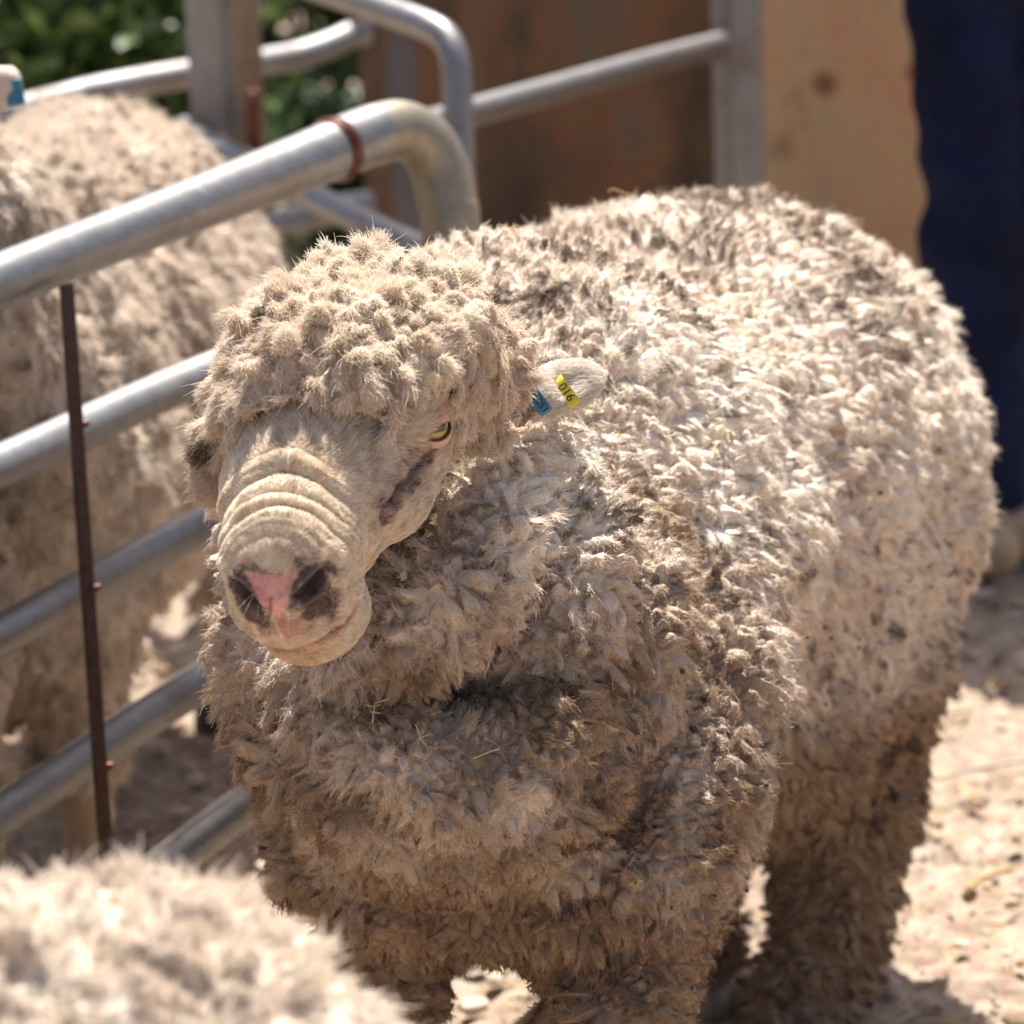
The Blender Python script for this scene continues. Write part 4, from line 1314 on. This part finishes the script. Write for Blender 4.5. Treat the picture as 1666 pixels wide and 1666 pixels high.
# ------------------------------------------------------------------ the person by the plywood
def person():
    d = 5.72
    ox, oy = P(1602, 500, d)[:2]
    def W(x, y, z): return np.array([ox + x, oy + y, z])
    LA = [W(-.030, .0, .93), W(-.022, -.02, .52), W(.0, .0, .075)]; LB = [W(.125, .03, .93), W(.085, .05, .52), W(.055, .10, .075)]
    def trou(p):
        e = None
        for Lg in (LA, LB):
            q = s_chain(p, Lg, [.094, .070, .058]); q = smin(q, s_cone(p, Lg[1], Lg[2], .074, .066), .03)
            e = q if e is None else smin(e, q, .03)
        e = smin(e, s_ell(p, W(.045, .03, .96), I3, (.165, .115, .12)), .05)
        z = p[:, 2]
        kn = np.exp(-((z - .60) / .14) ** 2) + .7 * np.exp(-((z - .16) / .10) ** 2) + .25
        x = p[:, 0] - ox; y = p[:, 1]
        e = e - .0026 * kn * np.sin(2 * math.pi * (z + .45 * x + .05 * noise3(p, 6, 131)) / .11) - .0035 * noise3(p * np.array([1, 1, 1.8]), 7, 132) - .004 * noise3(p, 20, 133)
        return smax(e, .065 - z, .01)
    def bod(p):
        e = s_cone(p, W(.045, .03, 1.0), W(.045, .03, 1.38), .13, .155)
        e = smin(e, s_cone(p, W(-.12, .03, 1.42), W(.21, .03, 1.42), .065, .065), .05)
        e = smin(e, s_cone(p, W(.045, .03, 1.45), W(.045, .01, 1.56), .058, .055), .03)
        e = smin(e, s_ell(p, W(.045, .0, 1.66), I3, (.075, .095, .115)), .02)
        e = smin(e, s_ell(p, W(.045, -.098, 1.645), I3, (.013, .018, .022)), .012)
        for sg in (-1, 1):
            e = smin(e, s_ell(p, W(.045 + sg * .078, .01, 1.655), I3, (.010, .022, .032)), .006)
            sh = W(.045 + sg * .185, .03, 1.42); el = W(.045 + sg * .25, .06, 1.14); wr = W(.045 + sg * .10, -.17, 1.13)
            e = smin(e, s_chain(p, [sh, el, wr], [.058, .045, .030]), .03)
            pm = wr + np.array([0, -.03, -.05]); e = smin(e, s_cone(p, wr, pm, .030, .034), .015)
            for k in range(4):
                f0 = pm + np.array([0, -.03 + .02 * k, -.02]); L = (.070, .078, .072, .058)[k]
                e = smin(e, s_chain(p, [f0, f0 + [sg * -.004, -.006, -L * .55], f0 + [sg * -.014, -.004, -L]], [.0095, .009, .0075]), .004)
            f0 = wr + np.array([0, -.05, -.03]); e = smin(e, s_chain(p, [f0, f0 + [0, -.03, -.03], f0 + [0, -.035, -.058]], [.012, .010, .009]), .006)
        for Lg in (LA, LB): e = smin(e, s_chain(p, Lg, [.085, .052, .040]), .03)
        return e
    root = tag(empty('person', (ox, oy, 0)), 'person in dark navy trousers standing at the right edge, seen from the thighs down', 'person')
    lo = [ox - .42, oy - .32, .02]; hi = [ox + .5, oy + .32, 1.82]
    v, q = surface_nets(bod, lo, hi, .012)
    me = mesh_from('body', v, q); c = np.where((v[:, 2] > 1.47)[:, None], [.52, .33, .24], [.52, .33, .24]); vcol(me, 'tint', c); link('body', me, [M_SKIN], root)
    m = NT('navy_cloth'); vv = m.obj(); w1 = m.noise(500, 2, .5, vv); w2 = m.noise(6, 4, .6, vv)
    cc = m.mix(m.ramp(w2.outputs[0], [(.35, (0, 0, 0)), (.7, (1, 1, 1))]).outputs[0], (.006, .008, .022), (.012, .019, .060)); m.l(cc, m.b.inputs['Base Color']); m.bump(w1.outputs[0], .2, .001)
    m.set(Roughness=.9, Specular_IOR_Level=.12)
    v, q = surface_nets(trou, lo, [hi[0], hi[1], 1.1], .009); v = project(trou, v, 2, .002); link('trousers', mesh_from('trousers', v, q), [m.m], root)
    sh = mat_plain('work_shirt', (.10, .14, .22), .85)
    def shirt(p):
        e = s_cone(p, W(.045, .03, 1.0), W(.045, .03, 1.38), .148, .168); e = smin(e, s_cone(p, W(-.12, .03, 1.42), W(.21, .03, 1.42), .075, .075), .05)
        for sg in (-1, 1): e = smin(e, s_cone(p, W(.045 + sg * .185, .03, 1.42), W(.045 + sg * .235, .053, 1.21), .068, .062), .03)
        return smax(e, p[:, 2] - 1.485, .01) - .005 * noise3(p, 9, 140)
    v, q = surface_nets(shirt, lo, hi, .012); link('shirt', mesh_from('shirt', v, q), [sh], root)
    hr = mat_plain('hair', (.05, .03, .02), .7)
    def hairf(p): return smax(s_ell(p, W(.045, .02, 1.69), I3, (.085, .095, .105)), -(p[:, 1] - (oy - .045)) - .6 * (p[:, 2] - 1.70), .01)
    v, q = surface_nets(hairf, lo, hi, .010); link('hair', mesh_from('hair', v, q), [hr], root)
    lt = mat_plain('boot_leather', (.46, .32, .19), .6, 0, (.3, .002), .3, 50)
    for Lg in (LA, LB):
        x, y = Lg[2][0], Lg[2][1]
        def boot(p):
            e = s_cone(p, (x, y, .16), (x, y + .01, .06), .050, .052); e = smin(e, s_cone(p, (x, y, .055), (x - .01, y - .15, .045), .050, .044), .03)
            return smax(e, .012 - p[:, 2], .004)
        v, q = surface_nets(boot, [x - .1, y - .24, -.02], [x + .1, y + .1, .24], .008); link('boot', mesh_from('boot', v, q), [lt], root)
    for sg in (-1, 1):
        bmx = bmesh.new(); bmesh.ops.create_uvsphere(bmx, u_segments=16, v_segments=10, radius=.012); me = bpy.data.meshes.new('eye'); bmx.to_mesh(me); bmx.free()
        me.transform(Matrix.Translation(W(.045 + sg * .032, -.083, 1.672))); vcol(me, 'tint', np.tile([.05, .035, .02], (len(me.vertices), 1))); link('eye', me, [M_EYE], root)
person()
